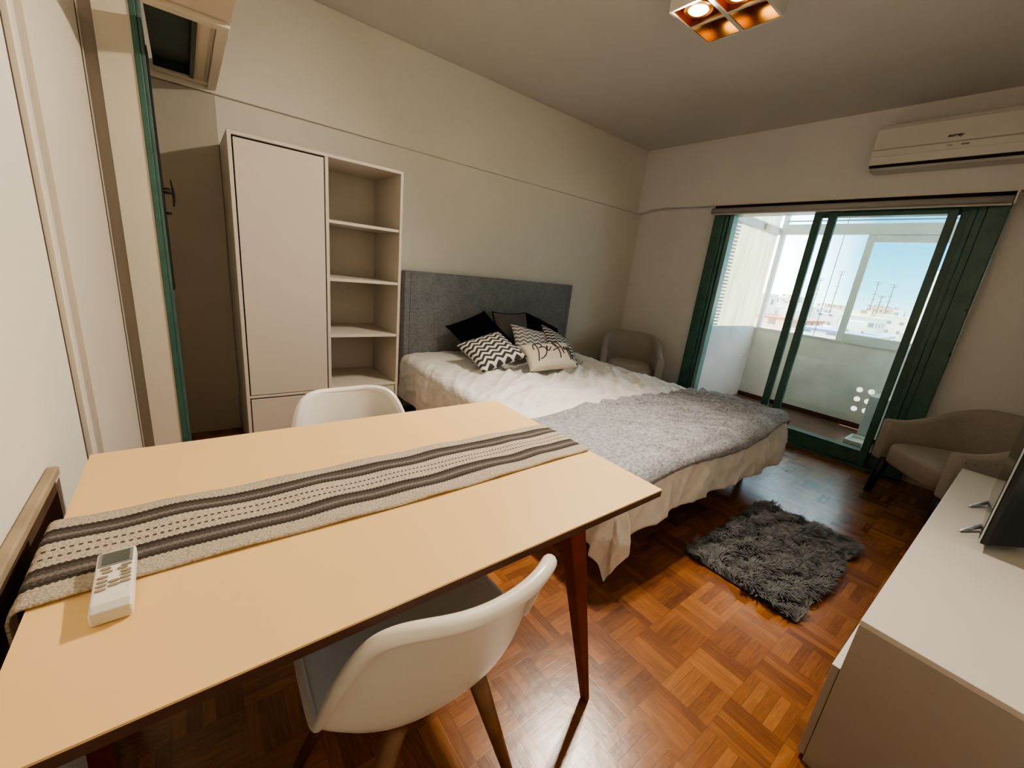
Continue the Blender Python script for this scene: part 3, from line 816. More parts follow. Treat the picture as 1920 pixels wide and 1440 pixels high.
# piping seam line on the duvet
def thr(u, v):
    s = -1.02 + u * 2.02
    t0 = 1.575 + 0.02 * math.sin(s * 2.2); t1 = 2.262 + 0.012 * math.sin(s * 5 + 1) - 0.03 * sstep(0.3, 1.0, s)
    t = t0 + v * (t1 - t0)
    x, y, z = drape(s, t, 0.016)
    p = s * 0.80 + t * 0.62
    q = -s * 0.62 + t * 0.80
    rr = max(0, 1 - abs(nz(q * 11.0 + 0.9 * nz(s, t, 2), p * 1.5, 8.0)) * 2.6)
    z += 0.030 * rr ** 1.3 * sstep(-0.75, -0.2, s) * (1 if t < BL - 0.04 else 0.2)
    return (x, y, z)
th = MB().grid(thr, 150, 60)
throw = th.build('throw_blanket', M['throw'], None, smooth=True, off=(-1.9, -2.0, 0.49), solid=(0.010, 1.0))
throw.location = (-1.9, -2.0, 0.49)
tag(throw, 'grey marled throw blanket laid across the foot of the white bed', 'blanket')

# ------------------------------------------------------------------ cushions
def crot(yaw, lean, roll):
    B = Matrix(((1, 0, 0), (0, 0, -1), (0, 1, 0)))
    return Matrix.Rotation(yaw, 3, 'Z') @ Matrix.Rotation(lean, 3, 'X') @ B @ Matrix.Rotation(roll, 3, 'Z')
def csurf(w, h, t, seed, side=1):
    def fn(a, b):
        u = a * 2 - 1; v = b * 2 - 1
        x = w / 2 * u * (1 - 0.10 * (1 - v * v) * abs(u) ** 1.5)
        y = h / 2 * v * (1 - 0.10 * (1 - u * u) * abs(v) ** 1.5)
        e = max(0.0, (1 - u ** 4) * (1 - v ** 4))
        z = side * t / 2 * e ** 0.5 * (1 - 0.12 * (u * u + v * v))
        z += 0.007 * nz(x * 11 + seed, y * 11, seed * 1.7) * e
        return (x, y, z)
    return fn
def cushion(name, label, w, h, t, mat, c, yaw, lean, roll, seed, sink=0.0):
    R = crot(yaw, lean, roll).to_4x4()
    o = None
    m = MB()
    N = 30
    m.grid(csurf(w, h, t, seed, 1), N, N)
    m.grid(csurf(w, h, t, seed, -1), N, N)
    o = m.build(name, mat, None, smooth=True, fix=False)
    bm = bmesh.new(); bm.from_mesh(o.data)
    bmesh.ops.remove_doubles(bm, verts=bm.verts, dist=0.0005)
    bmesh.ops.recalc_face_normals(bm, faces=bm.faces)
    bm.to_mesh(o.data); bm.free()
    o.matrix_world = Matrix.Translation(Vector(c) - Vector((0, 0, sink - 0.012))) @ R
    tag(o, label, 'cushion', 'scatter cushions on the bed')
    return o
def piping(par_, w, h, mat, r=0.006):
    pts = []
    for k in range(80):
        q = k / 80 * 4; i = int(q); f = q - i
        u, v = [(f * 2 - 1, -1), (1, f * 2 - 1), (1 - f * 2, 1), (-1, 1 - f * 2)][i]
        pts.append((w / 2 * u * (1 - 0.10 * (1 - v * v) * abs(u) ** 1.5), h / 2 * v * (1 - 0.10 * (1 - u * u) * abs(v) ** 1.5), 0))
    pts.append(pts[0])
    MB().tube(pts, r, 6).build('piping', mat, par_, smooth=True)
cg = cushion('cushion', 'plain grey taupe cushion with dark piping, upright against the headboard', .38, .38, .13, M['greycush'], (-1.895, -0.315, 0.694), 0, -0.345, 0, 1.0, 0.01)
piping(cg, .38, .38, M['blackfab'])
cushion('cushion', 'plain black cushion tilted left of the grey one against the headboard', .43, .43, .11, M['blackfab'], (-2.245, -0.335, 0.700), -0.34, -0.93, 0.533, 2.0, 0.02)
cushion('cushion', 'plain black cushion behind the white chevron ones, right side of the headboard', .40, .40, .10, M['blackfab'], (-1.50, -0.300, 0.695), 0.161, -0.90, -0.629, 3.0, 0.02)
cushion('cushion', 'black and white chevron cushion lying at the left of the pile', .40, .40, .13, M['chev'], (-2.365, -0.680, 0.635), -0.753, -1.156, 0.738, 4.0, 0.015)
cushion('cushion', 'black and white chevron cushion half hidden behind the lettered cream cushion', .36, .36, .09, M['chev'], (-1.585, -0.625, 0.655), 0.476, -0.930, -0.837, 5.0, 0.02)
cushion('cushion', 'grey and white chevron cushion leaning in the middle of the pile', .36, .36, .10, M['chevg'], (-1.885, -0.590, 0.660), -0.051, -0.941, -0.319, 6.0, 0.01)
lw_, lh_, lt_ = .45, .25, .13
lum = cushion('cushion', 'small oblong cream cushion with dark handwritten lettering, frontmost of the pile', lw_, lh_, lt_, M['cream'], (-1.967, -0.905, 0.625), -0.217, -0.862, 0.086, 7.0, 0.015)
strokes = [
    [(430, 410), (395, 340), (410, 270), (460, 230), (560, 215), (630, 255), (640, 310), (610, 355), (555, 372)],
    [(455, 230), (500, 330), (545, 440), (560, 560), (570, 690)],
    [(555, 372), (640, 335), (720, 355), (765, 430), (745, 530), (690, 600), (615, 640)],
    [(775, 400), (790, 330), (770, 320), (765, 380), (790, 440), (830, 440), (870, 370), (880, 340)],
    [(1030, 330), (960, 250), (945, 195), (985, 185), (1030, 260), (1080, 370), (1105, 470), (1105, 600)],
    [(930, 430), (1040, 370), (1190, 305)],
    [(1080, 160), (1140, 250), (1190, 350), (1222, 480)],
    [(1290, 330), (1255, 310), (1235, 350), (1260, 385), (1290, 350), (1300, 385)],
    [(1325, 310), (1350, 380), (1375, 480), (1375, 600)], [(1330, 330), (1365, 300), (1395, 340), (1365, 390)],
    [(1405, 310), (1425, 380), (1440, 470), (1435, 580)], [(1410, 330), (1440, 300), (1465, 340), (1435, 385)],
    [(1465, 330), (1485, 390), (1510, 340)], [(1510, 330), (1515, 450), (1480, 590)],
]
cTL, cTR, cBR, cBL = (100, 195), (1500, 100), (1560, 690), (450, 870)
def inv_bil(px, py):
    u = v = 0.5
    for _ in range(30):
        x = (1 - v) * ((1 - u) * cTL[0] + u * cTR[0]) + v * ((1 - u) * cBL[0] + u * cBR[0])
        y = (1 - v) * ((1 - u) * cTL[1] + u * cTR[1]) + v * ((1 - u) * cBL[1] + u * cBR[1])
        u += (px - x) / 1300.0; v += (py - y) / 650.0
    return u, 1 - v
lfn = csurf(lw_, lh_, lt_, 7.0, 1)
lm = MB()
for stk in strokes:
    fine = []
    for (a, b) in zip(stk[:-1], stk[1:]):
        for k in range(5):
            fine.append((a[0] + (b[0] - a[0]) * k / 5, a[1] + (b[1] - a[1]) * k / 5))
    fine.append(stk[-1])
    for _ in range(2):
        fine = [fine[0]] + [((fine[i - 1][0] + 2 * fine[i][0] + fine[i + 1][0]) / 4, (fine[i - 1][1] + 2 * fine[i][1] + fine[i + 1][1]) / 4) for i in range(1, len(fine) - 1)] + [fine[-1]]
    pts = []
    for q in fine:
        u, v = inv_bil(*q)
        x, y, z = lfn(min(0.985, max(0.015, u)), min(0.985, max(0.015, v)))
        pts.append((x, y, z + 0.001))
    lm.tube(pts, 0.0045, 6)
lm.build('lettering', M['lettering'], lum, smooth=True)

# ------------------------------------------------------------------ armchairs
def make_armchair(label, loc, rotz):
    a = thing('tub_armchair', label, 'armchair', loc, rotz, 'taupe tub armchairs by the window wall')
    # plan path of the wall centre line, from left-hand arm tip round the back
    path = []
    hw, yf, yb_ = 0.285, 0.27, -0.285
    for k in range(7):
        path.append((-hw, yf - (yf + 0.02) * k / 6))
    for k in range(1, 24):
        t = PI + PI * k / 24
        e = 2.3
        cx, sy = math.cos(t), math.sin(t)
        path.append((math.copysign(abs(cx) ** (2 / e), cx) * hw, -0.02 + math.copysign(abs(sy) ** (2 / e), sy) * (abs(yb_) - 0.02)))
    for k in range(6, -1, -1):
        path.append((hw, yf - (yf + 0.02) * k / 6))
    n = len(path)
    prof = [(-1, 0.0), (-1, 0.5), (-1, 0.93), (-0.72, 0.985), (0, 1.0), (0.72, 0.985), (1, 0.93), (1, 0.5), (1, 0.0)]
    TH = 0.034
    vs = []
    for i, (x, y) in enumerate(path):
        x2, y2 = path[min(i + 1, n - 1)]; x1, y1 = path[max(i - 1, 0)]
        dx, dy = x2 - x1, y2 - y1; l = math.hypot(dx, dy); nx, ny = dy / l, -dx / l   # pointing outwards or inwards consistently
        b = sstep(0.20, -0.26, y)
        top = 0.545 + 0.175 * b; bot = 0.26
        slant = 0.03 * sstep(0.2, -0.3, y)
        for o, hfr in prof:
            z = bot + (top - bot) * hfr
            off = o * TH + 0.0
            ox = -nx * off; oy = -ny * off
            k = (hfr) * slant
            vs.append((x * (1 + k * 0.6) + ox, y - k * 1.0 + oy, z))
    m = len(prof)
    fs = []
    for i in range(n - 1):
        for k in range(m - 1):
            fs.append((i * m + k, i * m + k + 1, (i + 1) * m + k + 1, (i + 1) * m + k))
        fs.append((i * m + m - 1, i * m, (i + 1) * m, (i + 1) * m + m - 1))
    fs.append(tuple(range(m))); fs.append(tuple((n - 1) * m + k for k in range(m)))
    MB().add(vs, fs).build('backrest', M['armfab'], a, smooth=True, bevel=0.012, seg=3)
    # seat: rounded block with a crowned top
    def seat(u, v):
        ang = 2 * PI * u
        e = 4.0
        cx, sy = math.cos(ang), math.sin(ang)
        bx = math.copysign(abs(cx) ** (2 / e), cx) * 0.246; by = math.copysign(abs(sy) ** (2 / e), sy) * 0.262 + 0.02
        if by < 0: by *= 0.97
        prof_ = [(0, 0.275), (0.96, 0.275), (1.0, 0.285), (1.0, 0.375), (0.985, 0.392), (0.93, 0.404), (0.75, 0.415), (0.4, 0.424), (0.0, 0.426)]
        r, z = prof_[round(v * 8)]
        return (bx * r, by * r, z)
    MB().grid(seat, 48, 8, close_u=True).build('seat', M['armfab'], a, smooth=True)
    for sx in (-1, 1):
        MB().tube([(sx * 0.275, 0.238, 0.0), (sx * 0.25, 0.215, 0.277)], [0.021, 0.033], 14).build('leg', M['black'], a, smooth=True)
        MB().tube([(sx * 0.19, -0.26, 0.0), (sx * 0.17, -0.20, 0.277)], [0.021, 0.033], 14).build('leg', M['black'], a, smooth=True)
        st = MB()
        for k in range(8):
            y = 0.235 - k * 0.045; top = 0.545 + 0.175 * sstep(0.20, -0.26, y)
            st.tube([(sx * 0.318, y, top - 0.045), (sx * 0.3235, y, top - 0.045)], [0.006, 0.003], 8)
        st.build('nailhead_trim', M['bezelgrey'], a, smooth=True)
    return a
arm = make_armchair('taupe tub armchair beside the balcony door, behind the television cabinet', (-0.506, -3.116, 0), math.radians(40.3))
dup(arm, (-0.44, -0.575, 0), math.radians(131), 'taupe tub armchair in the room corner, half hidden behind the bed')

# ------------------------------------------------------------------ dining table
tx0, tx1, ty0, ty1 = -4.392, -3.243, -2.705, -1.957
tb = thing('dining_table', 'cream topped dining table with dark red tapered legs, nearest the camera', 'table', ((tx0 + tx1) / 2, (ty0 + ty1) / 2, 0))
L = ((tx0 + tx1) / 2, (ty0 + ty1) / 2, 0)
MB().box(tx0 + 0.025, tx1, ty0, ty1, 0.7465, 0.75).build('tabletop', M['laminate'], tb, off=L)
MB().box(tx0 + 0.025, tx1 - 0.0003, ty0 + 0.0003, ty1 - 0.0003, 0.730, 0.7463).build('edge_band', M['core'], tb, off=L)
ap = MB().box(-4.24, -3.42, ty0 + 0.115, ty0 + 0.135, 0.685, 0.7298).box(-4.24, -3.42, ty1 - 0.135, ty1 - 0.115, 0.685, 0.7298)
ap.box(-4.24, -4.22, ty0 + 0.135, ty1 - 0.135, 0.685, 0.7298).box(-3.44, -3.42, ty0 + 0.135, ty1 - 0.135, 0.685, 0.7298)
ap.build('apron', M['mahogany'], tb, off=L, bevel=0.002)
for fx_, tx_ in ((-3.298, -3.515), (-4.380, -4.345)):
    for y, yt in ((-2.642, -2.648) if fx_ > -4 else (-2.32, -2.32), (-2.01, -2.022)):
        MB().taper((fx_, y, 0.0), (tx_, yt, 0.7298), 0.0105, 0.0105, 0.027, 0.021).build('leg', M['mahogany'], tb, off=L, bevel=0.003)

# table runner: lies on the top, drops over the end by the wall
def run(u, v):
    a = u * 1.235                       # metres from the window end
    y0 = -2.246 + 0.006 * math.sin(a * 5) + (0.004 * a); y1 = -2.460 - 0.008 * a + 0.004 * math.sin(a * 7 + 1)
    y = y0 + (y1 - y0) * v
    Lt = 1.122
    r = 0.012
    wv = 0.0012 * math.sin(a * 34 + v * 3) + 0.0018 * nz(a * 9, v * 4, 2) + 0.0015
    if a < Lt - 0.0:
        return (-3.248 - a, y, 0.7525 + max(0, wv))
    d = a - Lt
    if d < r * PI / 2:
        t = d / r
        return (-3.248 - Lt - r * math.sin(t), y, 0.7525 + wv - r * (1 - math.cos(t)))
    e = d - r * PI / 2
    return (-3.248 - Lt - r - 0.004 * math.sin(v * 9), y + 0.01 * e, 0.7525 - r - e)
rn = MB().grid(run, 260, 26, uvfn=lambda u, v: (u * 1.235, v))
runner = rn.build('table_runner', M['runner'], None, smooth=True, off=(-3.8, -2.35, 0.752), solid=(0.0035, 0.5), fix=True)
runner.location = (-3.8, -2.35, 0.752)
tag(runner, 'cream woven runner with dark zigzag stripes lying along the table', 'table runner')

# air conditioner remote
rm = thing('remote_control', 'white remote control with grey display lying partly on the table runner', 'remote control', (-4.278, -2.478, 0.7548), math.radians(1.5))
rm.scale = (1, 0.92, 1)
rm.rotation_euler = (math.radians(3.2), 0, math.radians(1.5))
MB().box(-0.0215, 0.0215, -0.07, 0.07, 0.0, 0.0205).build('body', M['remote'], rm, bevel=0.004, seg=3)
MB().box(-0.0185, 0.0185, 0.030, 0.064, 0.0206, 0.0213).build('display_frame', M['bezelgrey'], rm)
MB().box(-0.0145, 0.0150, 0.034, 0.061, 0.02135, 0.0219).build('display', M['lcd'], rm)
MB().box(-0.0195, 0.0195, -0.0705, -0.052, 0.003, 0.0212).build('battery_cover', M['remote2'], rm, bevel=0.002)
def btn(x, y, w=0.0115, h=0.0048):
    ring = []
    for k in range(16):
        t = 2 * PI * k / 16
        ring.append((x + w / 2 * math.copysign(abs(math.cos(t)) ** 0.6, math.cos(t)), y + h / 2 * math.sin(t)))
    MB().prism_xy(ring, 0.0206, 0.0222).build('button', M['button'], rm)
for x, y in ((-0.0095, 0.0235), (0.0125, 0.0235), (-0.0075, 0.015), (0.0085, 0.0165), (0.0125, 0.0085), (-0.0115, 0.004), (0.0125, 0.001),
             (-0.0115, -0.0055), (0.0125, -0.0075), (0.0008, -0.0095), (-0.0120, -0.0145), (0.0125, -0.0165), (0.0008, -0.0185), (-0.0122, -0.0235)):
    btn(x, y)

# ------------------------------------------------------------------ shell chairs
def make_chair(label, loc, rotz):
    c = thing('shell_chair', label, 'chair', loc, rotz, 'white shell chairs at the dining table')
    cl = [(0.172, 0.418, 0.196), (0.16, 0.43, 0.204), (0.11, 0.436, 0.212), (0.04, 0.43, 0.216), (-0.04, 0.423, 0.218), (-0.1, 0.423, 0.219), (-0.15, 0.432, 0.219), (-0.1757, 0.462, 0.216), (-0.193, 0.505, 0.21), (-0.2123, 0.56, 0.2), (-0.2303, 0.615, 0.188), (-0.2482, 0.668, 0.175), (-0.262, 0.708, 0.162), (-0.2703, 0.732, 0.15), (-0.2759, 0.748, 0.133), (-0.2786, 0.756, 0.108), (-0.28, 0.759, 0.08)]
    n = len(cl)
    nu = 28
    vs = []
    for i, (y, z, hw) in enumerate(cl):
        j0, j1 = max(0, i - 1), min(n - 1, i + 1)
        dy, dz = cl[j1][0] - cl[j0][0], cl[j1][1] - cl[j0][1]
        l = math.hypot(dy, dz)
        ny, nz_ = dz / l, -dy / l            # inward normal of the shell (up for the seat, forward for the back)
        f_ = sstep(6.0, 10.0, i)          # seat -> back
        rise = 0.038 * (1 - f_) + 0.060 * f_ + 0.018 * math.exp(-((i - 7.0) / 2.2) ** 2)
        sag = 0.024 * math.exp(-((i - 5.2) / 2.4) ** 2)
        rise += sag * 1.05; y, z = y - ny * sag, z - nz_ * sag
        if i >= 11: rise *= (hw / .175) ** 2.2
        if i <= 1: rise = 0.012 + 0.012 * i
        for k in range(nu + 1):
            q = k / nu * 2 - 1
            o = rise * abs(q) ** 2.4
            vs.append((q * hw, y + ny * o, z + nz_ * o))
    w = nu + 1
    fs = [(i * w + k, i * w + k + 1, (i + 1) * w + k + 1, (i + 1) * w + k) for i in range(n - 1) for k in range(nu)]
    MB().add(vs, fs).build('seat_shell', M['shell'], c, smooth=True, solid=(0.008, 0.0), subsurf=1)
    edge = [i * w for i in range(n)] + [(n - 1) * w + k for k in range(4, nu - 3, 4)] + [i * w + nu for i in range(n - 1, -1, -1)] + [k for k in range(nu - 3, 0, -4)]
    pts = [Vector(vs[e]) for e in edge]
    # pull the rim a little outwards so it reads as a rolled lip
    cen = Vector((0, -0.1, 0.5))
    out = []
    for e, p in zip(edge, pts):
        i = e // w
        b = sstep(6, 10, i)
        d = Vector((math.copysign(0.006, p.x) if abs(p.x) > 0.05 else 0, -0.010 * b, -0.004 * (1 - b)))
        out.append((p + d, 0.0085 + 0.0055 * b))
    for _ in range(2):
        m_ = len(out)
        out = [((out[k - 1][0] + out[k][0] * 2 + out[(k + 1) % m_][0]) / 4, out[k][1]) for k in range(m_)]
    m_ = len(out)
    fine = []
    for k in range(m_):
        p0, p1_, p2_, p3 = [out[(k + j - 1) % m_][0] for j in range(4)]
        for t in (0, 0.34, 0.67):
            fine.append((0.5 * (2 * p1_ + (p2_ - p0) * t + (2 * p0 - 5 * p1_ + 4 * p2_ - p3) * t * t + (3 * p1_ - p0 - 3 * p2_ + p3) * t ** 3),
                         out[k][1] * (1 - t) + out[(k + 1) % m_][1] * t))
    fine.append(fine[0])
    MB().tube([p for p, r in fine], [r for p, r in fine], 12, cap=False).build('rim', M['shell'], c, smooth=True)
    MB().taper((0, -0.02, 0.385), (0, -0.02, 0.418), 0.11, 0.11, 0.12, 0.12).build('seat_mount', M['black'], c, bevel=0.006)
    for sx in (-1, 1):
        for y0, y1 in ((0.06, 0.155), (-0.14, -0.165)):
            MB().tube([(sx * 0.215, y1, 0.0), (sx * 0.09, y0, 0.40)], [0.0125, 0.021], 14).build('leg', M['beech'], c, smooth=True)
    MB().tube([(-0.01, 0.02, 0.428), (-0.01, 0.02, 0.436)], [0.012, 0.009], 8).build('bolt_cap', M['black'], c, smooth=True)
    return c
ch = make_chair('white plastic shell chair tucked under the near long side of the table', (-3.83, -2.508, 0), 0.0)
dup(ch, (-3.738, -1.985, 0), PI, 'white plastic shell chair at the far side of the table, before the wardrobe')

# ------------------------------------------------------------------ rug
rug = thing('shaggy_rug', 'dark grey shaggy rug lying on the parquet beside the bed', 'rug', (-1.88, -2.67, 0))
rx, ry = 0.465, 0.245
MB().box(-rx, rx, -ry, ry, 0.0, 0.012).build('rug_base', M['rugbase'], rug, bevel=0.004)
vs, fs = [], []
rng = random.Random(3)
for k in range(17000):
    x = rng.uniform(-rx, rx) * 1.005; y = rng.uniform(-ry, ry) * 1.01
    a = 2.6 * nz(x * 5, y * 5, 1.3) + 4.2 * nz(x * 16, y * 16, 4) + rng.uniform(-0.8, 0.8) - 0.9
    clump = 0.5 + 0.5 * math.sin(y * 42 + x * 11 + 3.5 * nz(x * 6, y * 6, 8))
    ln = rng.uniform(0.022, 0.036) + 0.016 * clump
    hgt = 0.012 + 0.55 * ln + 0.012 * clump
    dx, dy = math.cos(a) * ln * 0.95, math.sin(a) * ln * 0.95
    wx, wy_ = -math.sin(a) * 0.0022, math.cos(a) * 0.0022
    b = len(vs)
    vs += [(x - wx, y - wy_, 0.011), (x + wx, y + wy_, 0.011),
           (x + dx * 0.45 + wx * 1.2, y + dy * 0.45 + wy_ * 1.2, hgt * 0.85), (x + dx * 0.45 - wx * 1.2, y + dy * 0.45 - wy_ * 1.2, hgt * 0.85),
           (x + dx * 1.0, y + dy * 1.0, hgt * rng.uniform(0.75, 1.05))]
    fs += [(b, b + 1, b + 2, b + 3), (b + 3, b + 2, b + 4)]
pile = MB().add(vs, fs).build('pile', M['fur'], rug, smooth=True, fix=False)
pile['kind'] = 'stuff'

# ------------------------------------------------------------------ television cabinet
ca = math.radians(-0.98)
cab = thing('tv_cabinet', 'long low pale cabinet with a recessed top drawer, under the television', 'cabinet', (-2.896, -3.109, 0), ca)
CL, CD = 1.863, 0.42
cb = MB().box(0.0, CL, -CD, 0.0, 0.484, 0.5)
cb.build('top_panel', M['cabinet'], cab, bevel=0.001, seg=1)
MB().box(0.0, 0.018, -CD, -0.0005, 0.0, 0.4835).build('side_panel', M['cabshade'], cab, bevel=0.001, seg=1)
MB().box(CL - 0.018, CL, -CD, -0.0005, 0.0, 0.4835).build('side_panel', M['cabshade'], cab, bevel=0.001, seg=1)
MB().box(0.0185, CL - 0.0185, -CD, -CD + 0.015, 0.05, 0.4835).build('back_panel', M['cabshade'], cab)
MB().box(0.0185, CL - 0.0185, -CD + 0.016, -0.03, 0.05, 0.068).build('bottom_panel', M['cabshade'], cab)
MB().box(0.0185, CL - 0.0185, -0.06, -0.045, 0.0, 0.05).build('plinth', M['cabshade'], cab)
for k in range(3):
    x0 = 0.003 + k * (CL - 0.006) / 3; x1 = x0 + (CL - 0.006) / 3 - 0.003
    MB().box(x0, x1, 0.0005, 0.0175, 0.015, 0.334).build('door', M['cabshade'], cab, bevel=0.001, seg=1)
    MB().box(max(x0, 0.0205), min(x1, CL - 0.0205), -0.025, -0.008, 0.342, 0.480).build('drawer', M['cabshade'], cab, bevel=0.001, seg=1)
MB().box(0.0025, CL - 0.0025, 0.0003, 0.0176, 0.3345, 0.3365).build('door_cap', M['plastic'], cab)

# television: flat front, back stepping in towards the middle
tvo = thing('television', 'dark flat television seen edge on, standing on the pale cabinet', 'television', (-1.76, -3.27, 0.5))
W2, Z0, Z1 = 0.355, 0.028, 0.445
def tvsec(k):
    return k
tb_ = MB()
fr = [(-W2, 0.006), (W2, 0.006)]
pl = [(-W2, 0.012), (-W2, -0.004), (-W2 + 0.03, -0.022), (-W2 + 0.12, -0.085), (W2 - 0.12, -0.085), (W2 - 0.03, -0.022), (W2, -0.004), (W2, 0.012)]
tb_.prism_xy(pl, Z0, Z1)
tb_.build('casing', M['tv'], tvo, bevel=0.003)
MB().box(-W2 - 0.0005, W2 + 0.0005, 0.012, 0.017, Z0 - 0.001, Z1 + 0.001).build('bezel', M['silver'], tvo, bevel=0.001)
MB().box(-W2 + 0.008, W2 - 0.008, 0.0171, 0.0185, Z0 + 0.014, Z1 - 0.008).build('screen', M['screen'], tvo)
MB().box(-0.24, -0.20, -0.12, -0.0855, 0.05, 0.11).build('connector', M['acgrey'], tvo, bevel=0.004)
for fx_ in (-0.115, 0.22):
    f = MB()
    f.tube([(fx_ + 0.0, 0.0, 0.028), (fx_ - 0.05, 0.03, 0.012), (fx_ - 0.125, 0.062, 0.004)], [0.009, 0.007, 0.0035], 10)
    f.tube([(fx_ + 0.0, 0.0, 0.028), (fx_ + 0.03, -0.05, 0.012), (fx_ + 0.06, -0.12, 0.004)], [0.009, 0.007, 0.004], 10)
    f.build('foot', M['silver'], tvo, smooth=True)

# ------------------------------------------------------------------ air conditioner
ac = thing('air_conditioner', 'white wall mounted air conditioner on the beam over the balcony door', 'air conditioner', (0, -2.52, 2.36))
y0, y1 = -2.100, -2.94
pr = [(-0.0005, 2.505), (-0.150, 2.505), (-0.185, 2.495), (-0.200, 2.465), (-0.204, 2.335)]
pr2 = [(-0.200, 2.331), (-0.196, 2.295), (-0.0005, 2.295)]
def sweep(name, poly, mat, ya, yb__, bev=0.004):
    m = MB(); n = len(poly)
    m.add([(x, ya, z) for x, z in poly] + [(x, yb__, z) for x, z in poly],
          [tuple(range(n)), tuple(range(2 * n - 1, n - 1, -1))] + [(i, n + i, n + (i + 1) % n, (i + 1) % n) for i in range(n)])
    return m.build(name, mat, ac, off=(0, -2.52, 2.36), bevel=bev)
sweep('body', [(-0.0005, 2.505), (-0.150, 2.505), (-0.185, 2.495), (-0.198, 2.465), (-0.199, 2.34), (-0.196, 2.29), (-0.188, 2.235), (-0.15, 2.213), (-0.0005, 2.213)], M['acplastic'], y0, y1, 0.006)
sweep('front_cover', [(-0.19, 2.492), (-0.203, 2.465), (-0.206, 2.338), (-0.19, 2.338)], M['acplastic'], y0 - 0.004, y1 + 0.004, 0.002)
sweep('trim_line', [(-0.19, 2.3375), (-0.2035, 2.3375), (-0.2035, 2.3325), (-0.19, 2.3325)], M['acgrey'], y0 - 0.004, y1 + 0.004, 0)
sweep('vent_flap', [(-0.186, 2.292), (-0.201, 2.292), (-0.195, 2.240), (-0.18, 2.235)], M['acplastic'], y0 - 0.012, y1 + 0.012, 0.002)
sweep('vent_slot', [(-0.17, 2.237), (-0.194, 2.2385), (-0.190, 2.228), (-0.17, 2.224)], M['gap'], y0 - 0.010, y1 + 0.010, 0)
MB().box(-0.2045, -0.20, -2.590, -2.555, 2.312, 2.320).build('indicator', M['bezelgrey'], ac, off=(0, -2.52, 2.36))
MB().box(-0.2045, -0.20, -2.515, -2.490, 2.312, 2.320).build('indicator', M['acgrey'], ac, off=(0, -2.52, 2.36))
fc = bpy.data.curves.new('logo', 'FONT'); fc.body = 'surrey'; fc.size = 0.027; fc.extrude = 0.0006; fc.shear = 0.25
fc.offset = 0.0008
fc.materials.append(M['gap'])
ft = bpy.data.objects.new('logo_text', fc); link(ft)
lme = bpy.data.meshes.new_from_object(ft); bpy.data.objects.remove(ft); bpy.data.curves.remove(fc)
lme.name = 'logo'
fo = bpy.data.objects.new('logo', lme); link(fo, ac)
fo.matrix_local = Matrix.Translation((-0.2068, -2.480 + 2.52, 2.364 - 2.36)) @ Matrix(((0, 0, -1, 0), (-1, 0, 0, 0), (0, 1, 0, 0), (0, 0, 0, 1)))

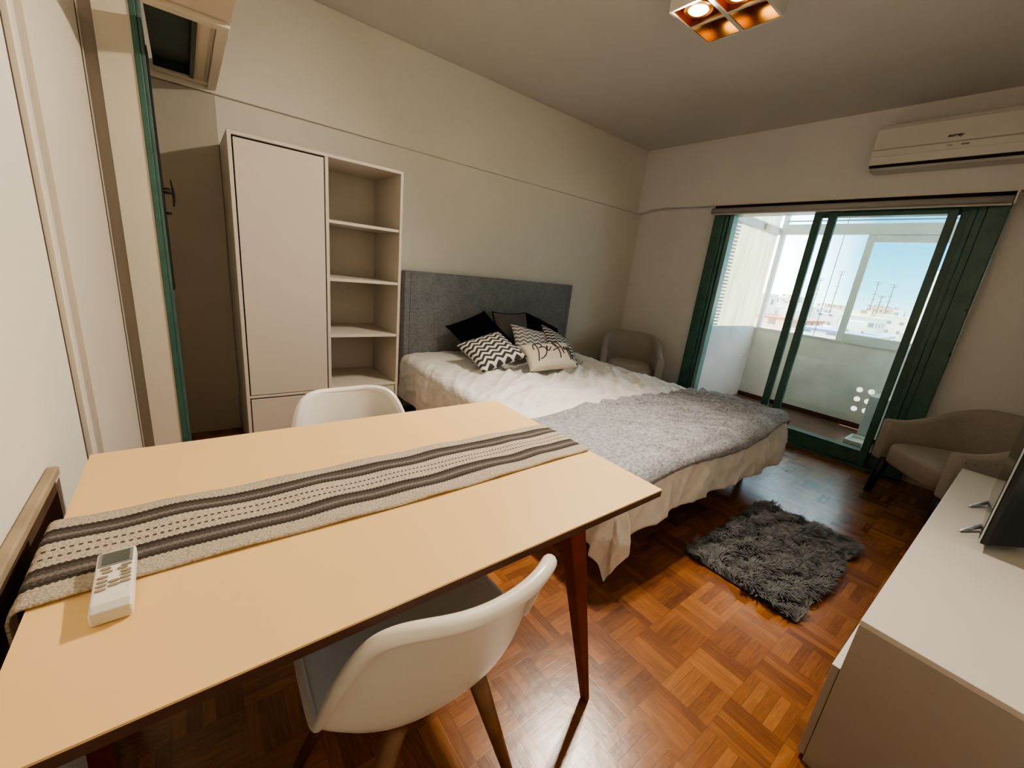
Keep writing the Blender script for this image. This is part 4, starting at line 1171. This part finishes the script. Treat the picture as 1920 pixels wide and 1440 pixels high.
# ------------------------------------------------------------------ ceiling lamp
lx0, lx1, ly0, ly1, lz = -2.160, -1.778, -2.018, -1.629, 2.552
lp = thing('ceiling_lamp', 'square white ceiling spotlight box with bronze cells and glowing bulbs', 'ceiling lamp', ((lx0 + lx1) / 2, (ly0 + ly1) / 2, H - 0.001))
L = ((lx0 + lx1) / 2, (ly0 + ly1) / 2, H - 0.001)
t_ = 0.013
mx_, my_ = (lx0 + lx1) / 2, (ly0 + ly1) / 2
hs = MB().box(lx0, lx0 + t_, ly0, ly1, lz, H - 0.001).box(lx1 - t_, lx1, ly0, ly1, lz, H - 0.001).box(lx0 + t_, lx1 - t_, ly0, ly0 + t_, lz, H - 0.001).box(lx0 + t_, lx1 - t_, ly1 - t_, ly1, lz, H - 0.001)
hs.box(lx0 + t_, lx1 - t_, my_ - 0.010, my_ + 0.010, lz, H - 0.001).box(mx_ - 0.008, mx_ + 0.008, ly0 + t_, my_ - 0.010, lz + 0.002, H - 0.001).box(mx_ - 0.008, mx_ + 0.008, my_ + 0.010, ly1 - t_, lz + 0.002, H - 0.001)
hs.build('housing', M['lamp'], lp, off=L, bevel=0.001, seg=1)
for ix, (xa, xb) in enumerate(((lx0 + t_, mx_ - 0.008), (mx_ + 0.008, lx1 - t_))):
    for iy, (ya, yb2) in enumerate(((ly0 + t_, my_ - 0.010), (my_ + 0.010, ly1 - t_))):
        e = 0.0006
        r = MB().box(xa + e, xa + 0.003, ya + e, yb2 - e, lz + 0.004, H - 0.002).box(xb - 0.003, xb - e, ya + e, yb2 - e, lz + 0.004, H - 0.002)
        r.box(xa + 0.003, xb - 0.003, ya + e, ya + 0.003, lz + 0.004, H - 0.002).box(xa + 0.003, xb - 0.003, yb2 - 0.003, yb2 - e, lz + 0.004, H - 0.002)
        r.box(xa + 0.003, xb - 0.003, ya + 0.003, yb2 - 0.003, H - 0.012, H - 0.002)
        r.build('reflector', M['bronze'], lp, off=L)
        lit = ix == 0
        bx, by = (xa + xb) / 2 + (0.012 if lit and iy == 0 else 0), (ya + yb2) / 2
        zb = lz + 0.016 if lit else lz + 0.086
        MB().tube([(bx, by, min(zb + 0.040, H - 0.0125)), (bx, by, zb + 0.006), (bx, by, zb)], [0.040, 0.064, 0.068], 24).build('spot_ring', M['bulbring'], lp, off=L, smooth=True)
        MB().tube([(bx, by, zb), (bx, by, zb - 0.006), (bx, by, zb - 0.011)], [0.048, 0.040, 0.022], 24).build('bulb', M['bulb'] if lit else M['bulbfar'], lp, off=L, smooth=True)
for k, (x, y) in enumerate(SPOTS):
    lamp_obj('spot_light', 'SPOT', (x, y, lz - 0.004), LAMP_W, WARM, target=(x - 1.45, y - 0.50, 1.5), spot_size=math.radians(164), spot_blend=1.0, shadow_soft_size=0.06)

# ------------------------------------------------------------------ colour management
scene.view_settings.view_transform = 'AgX'
scene.view_settings.look = 'AgX - Medium High Contrast'
scene.view_settings.exposure = 0.55
scene.view_settings.gamma = 1.0

scene.cycles.max_bounces = 9
scene.cycles.caustics_reflective = False
scene.cycles.caustics_refractive = False
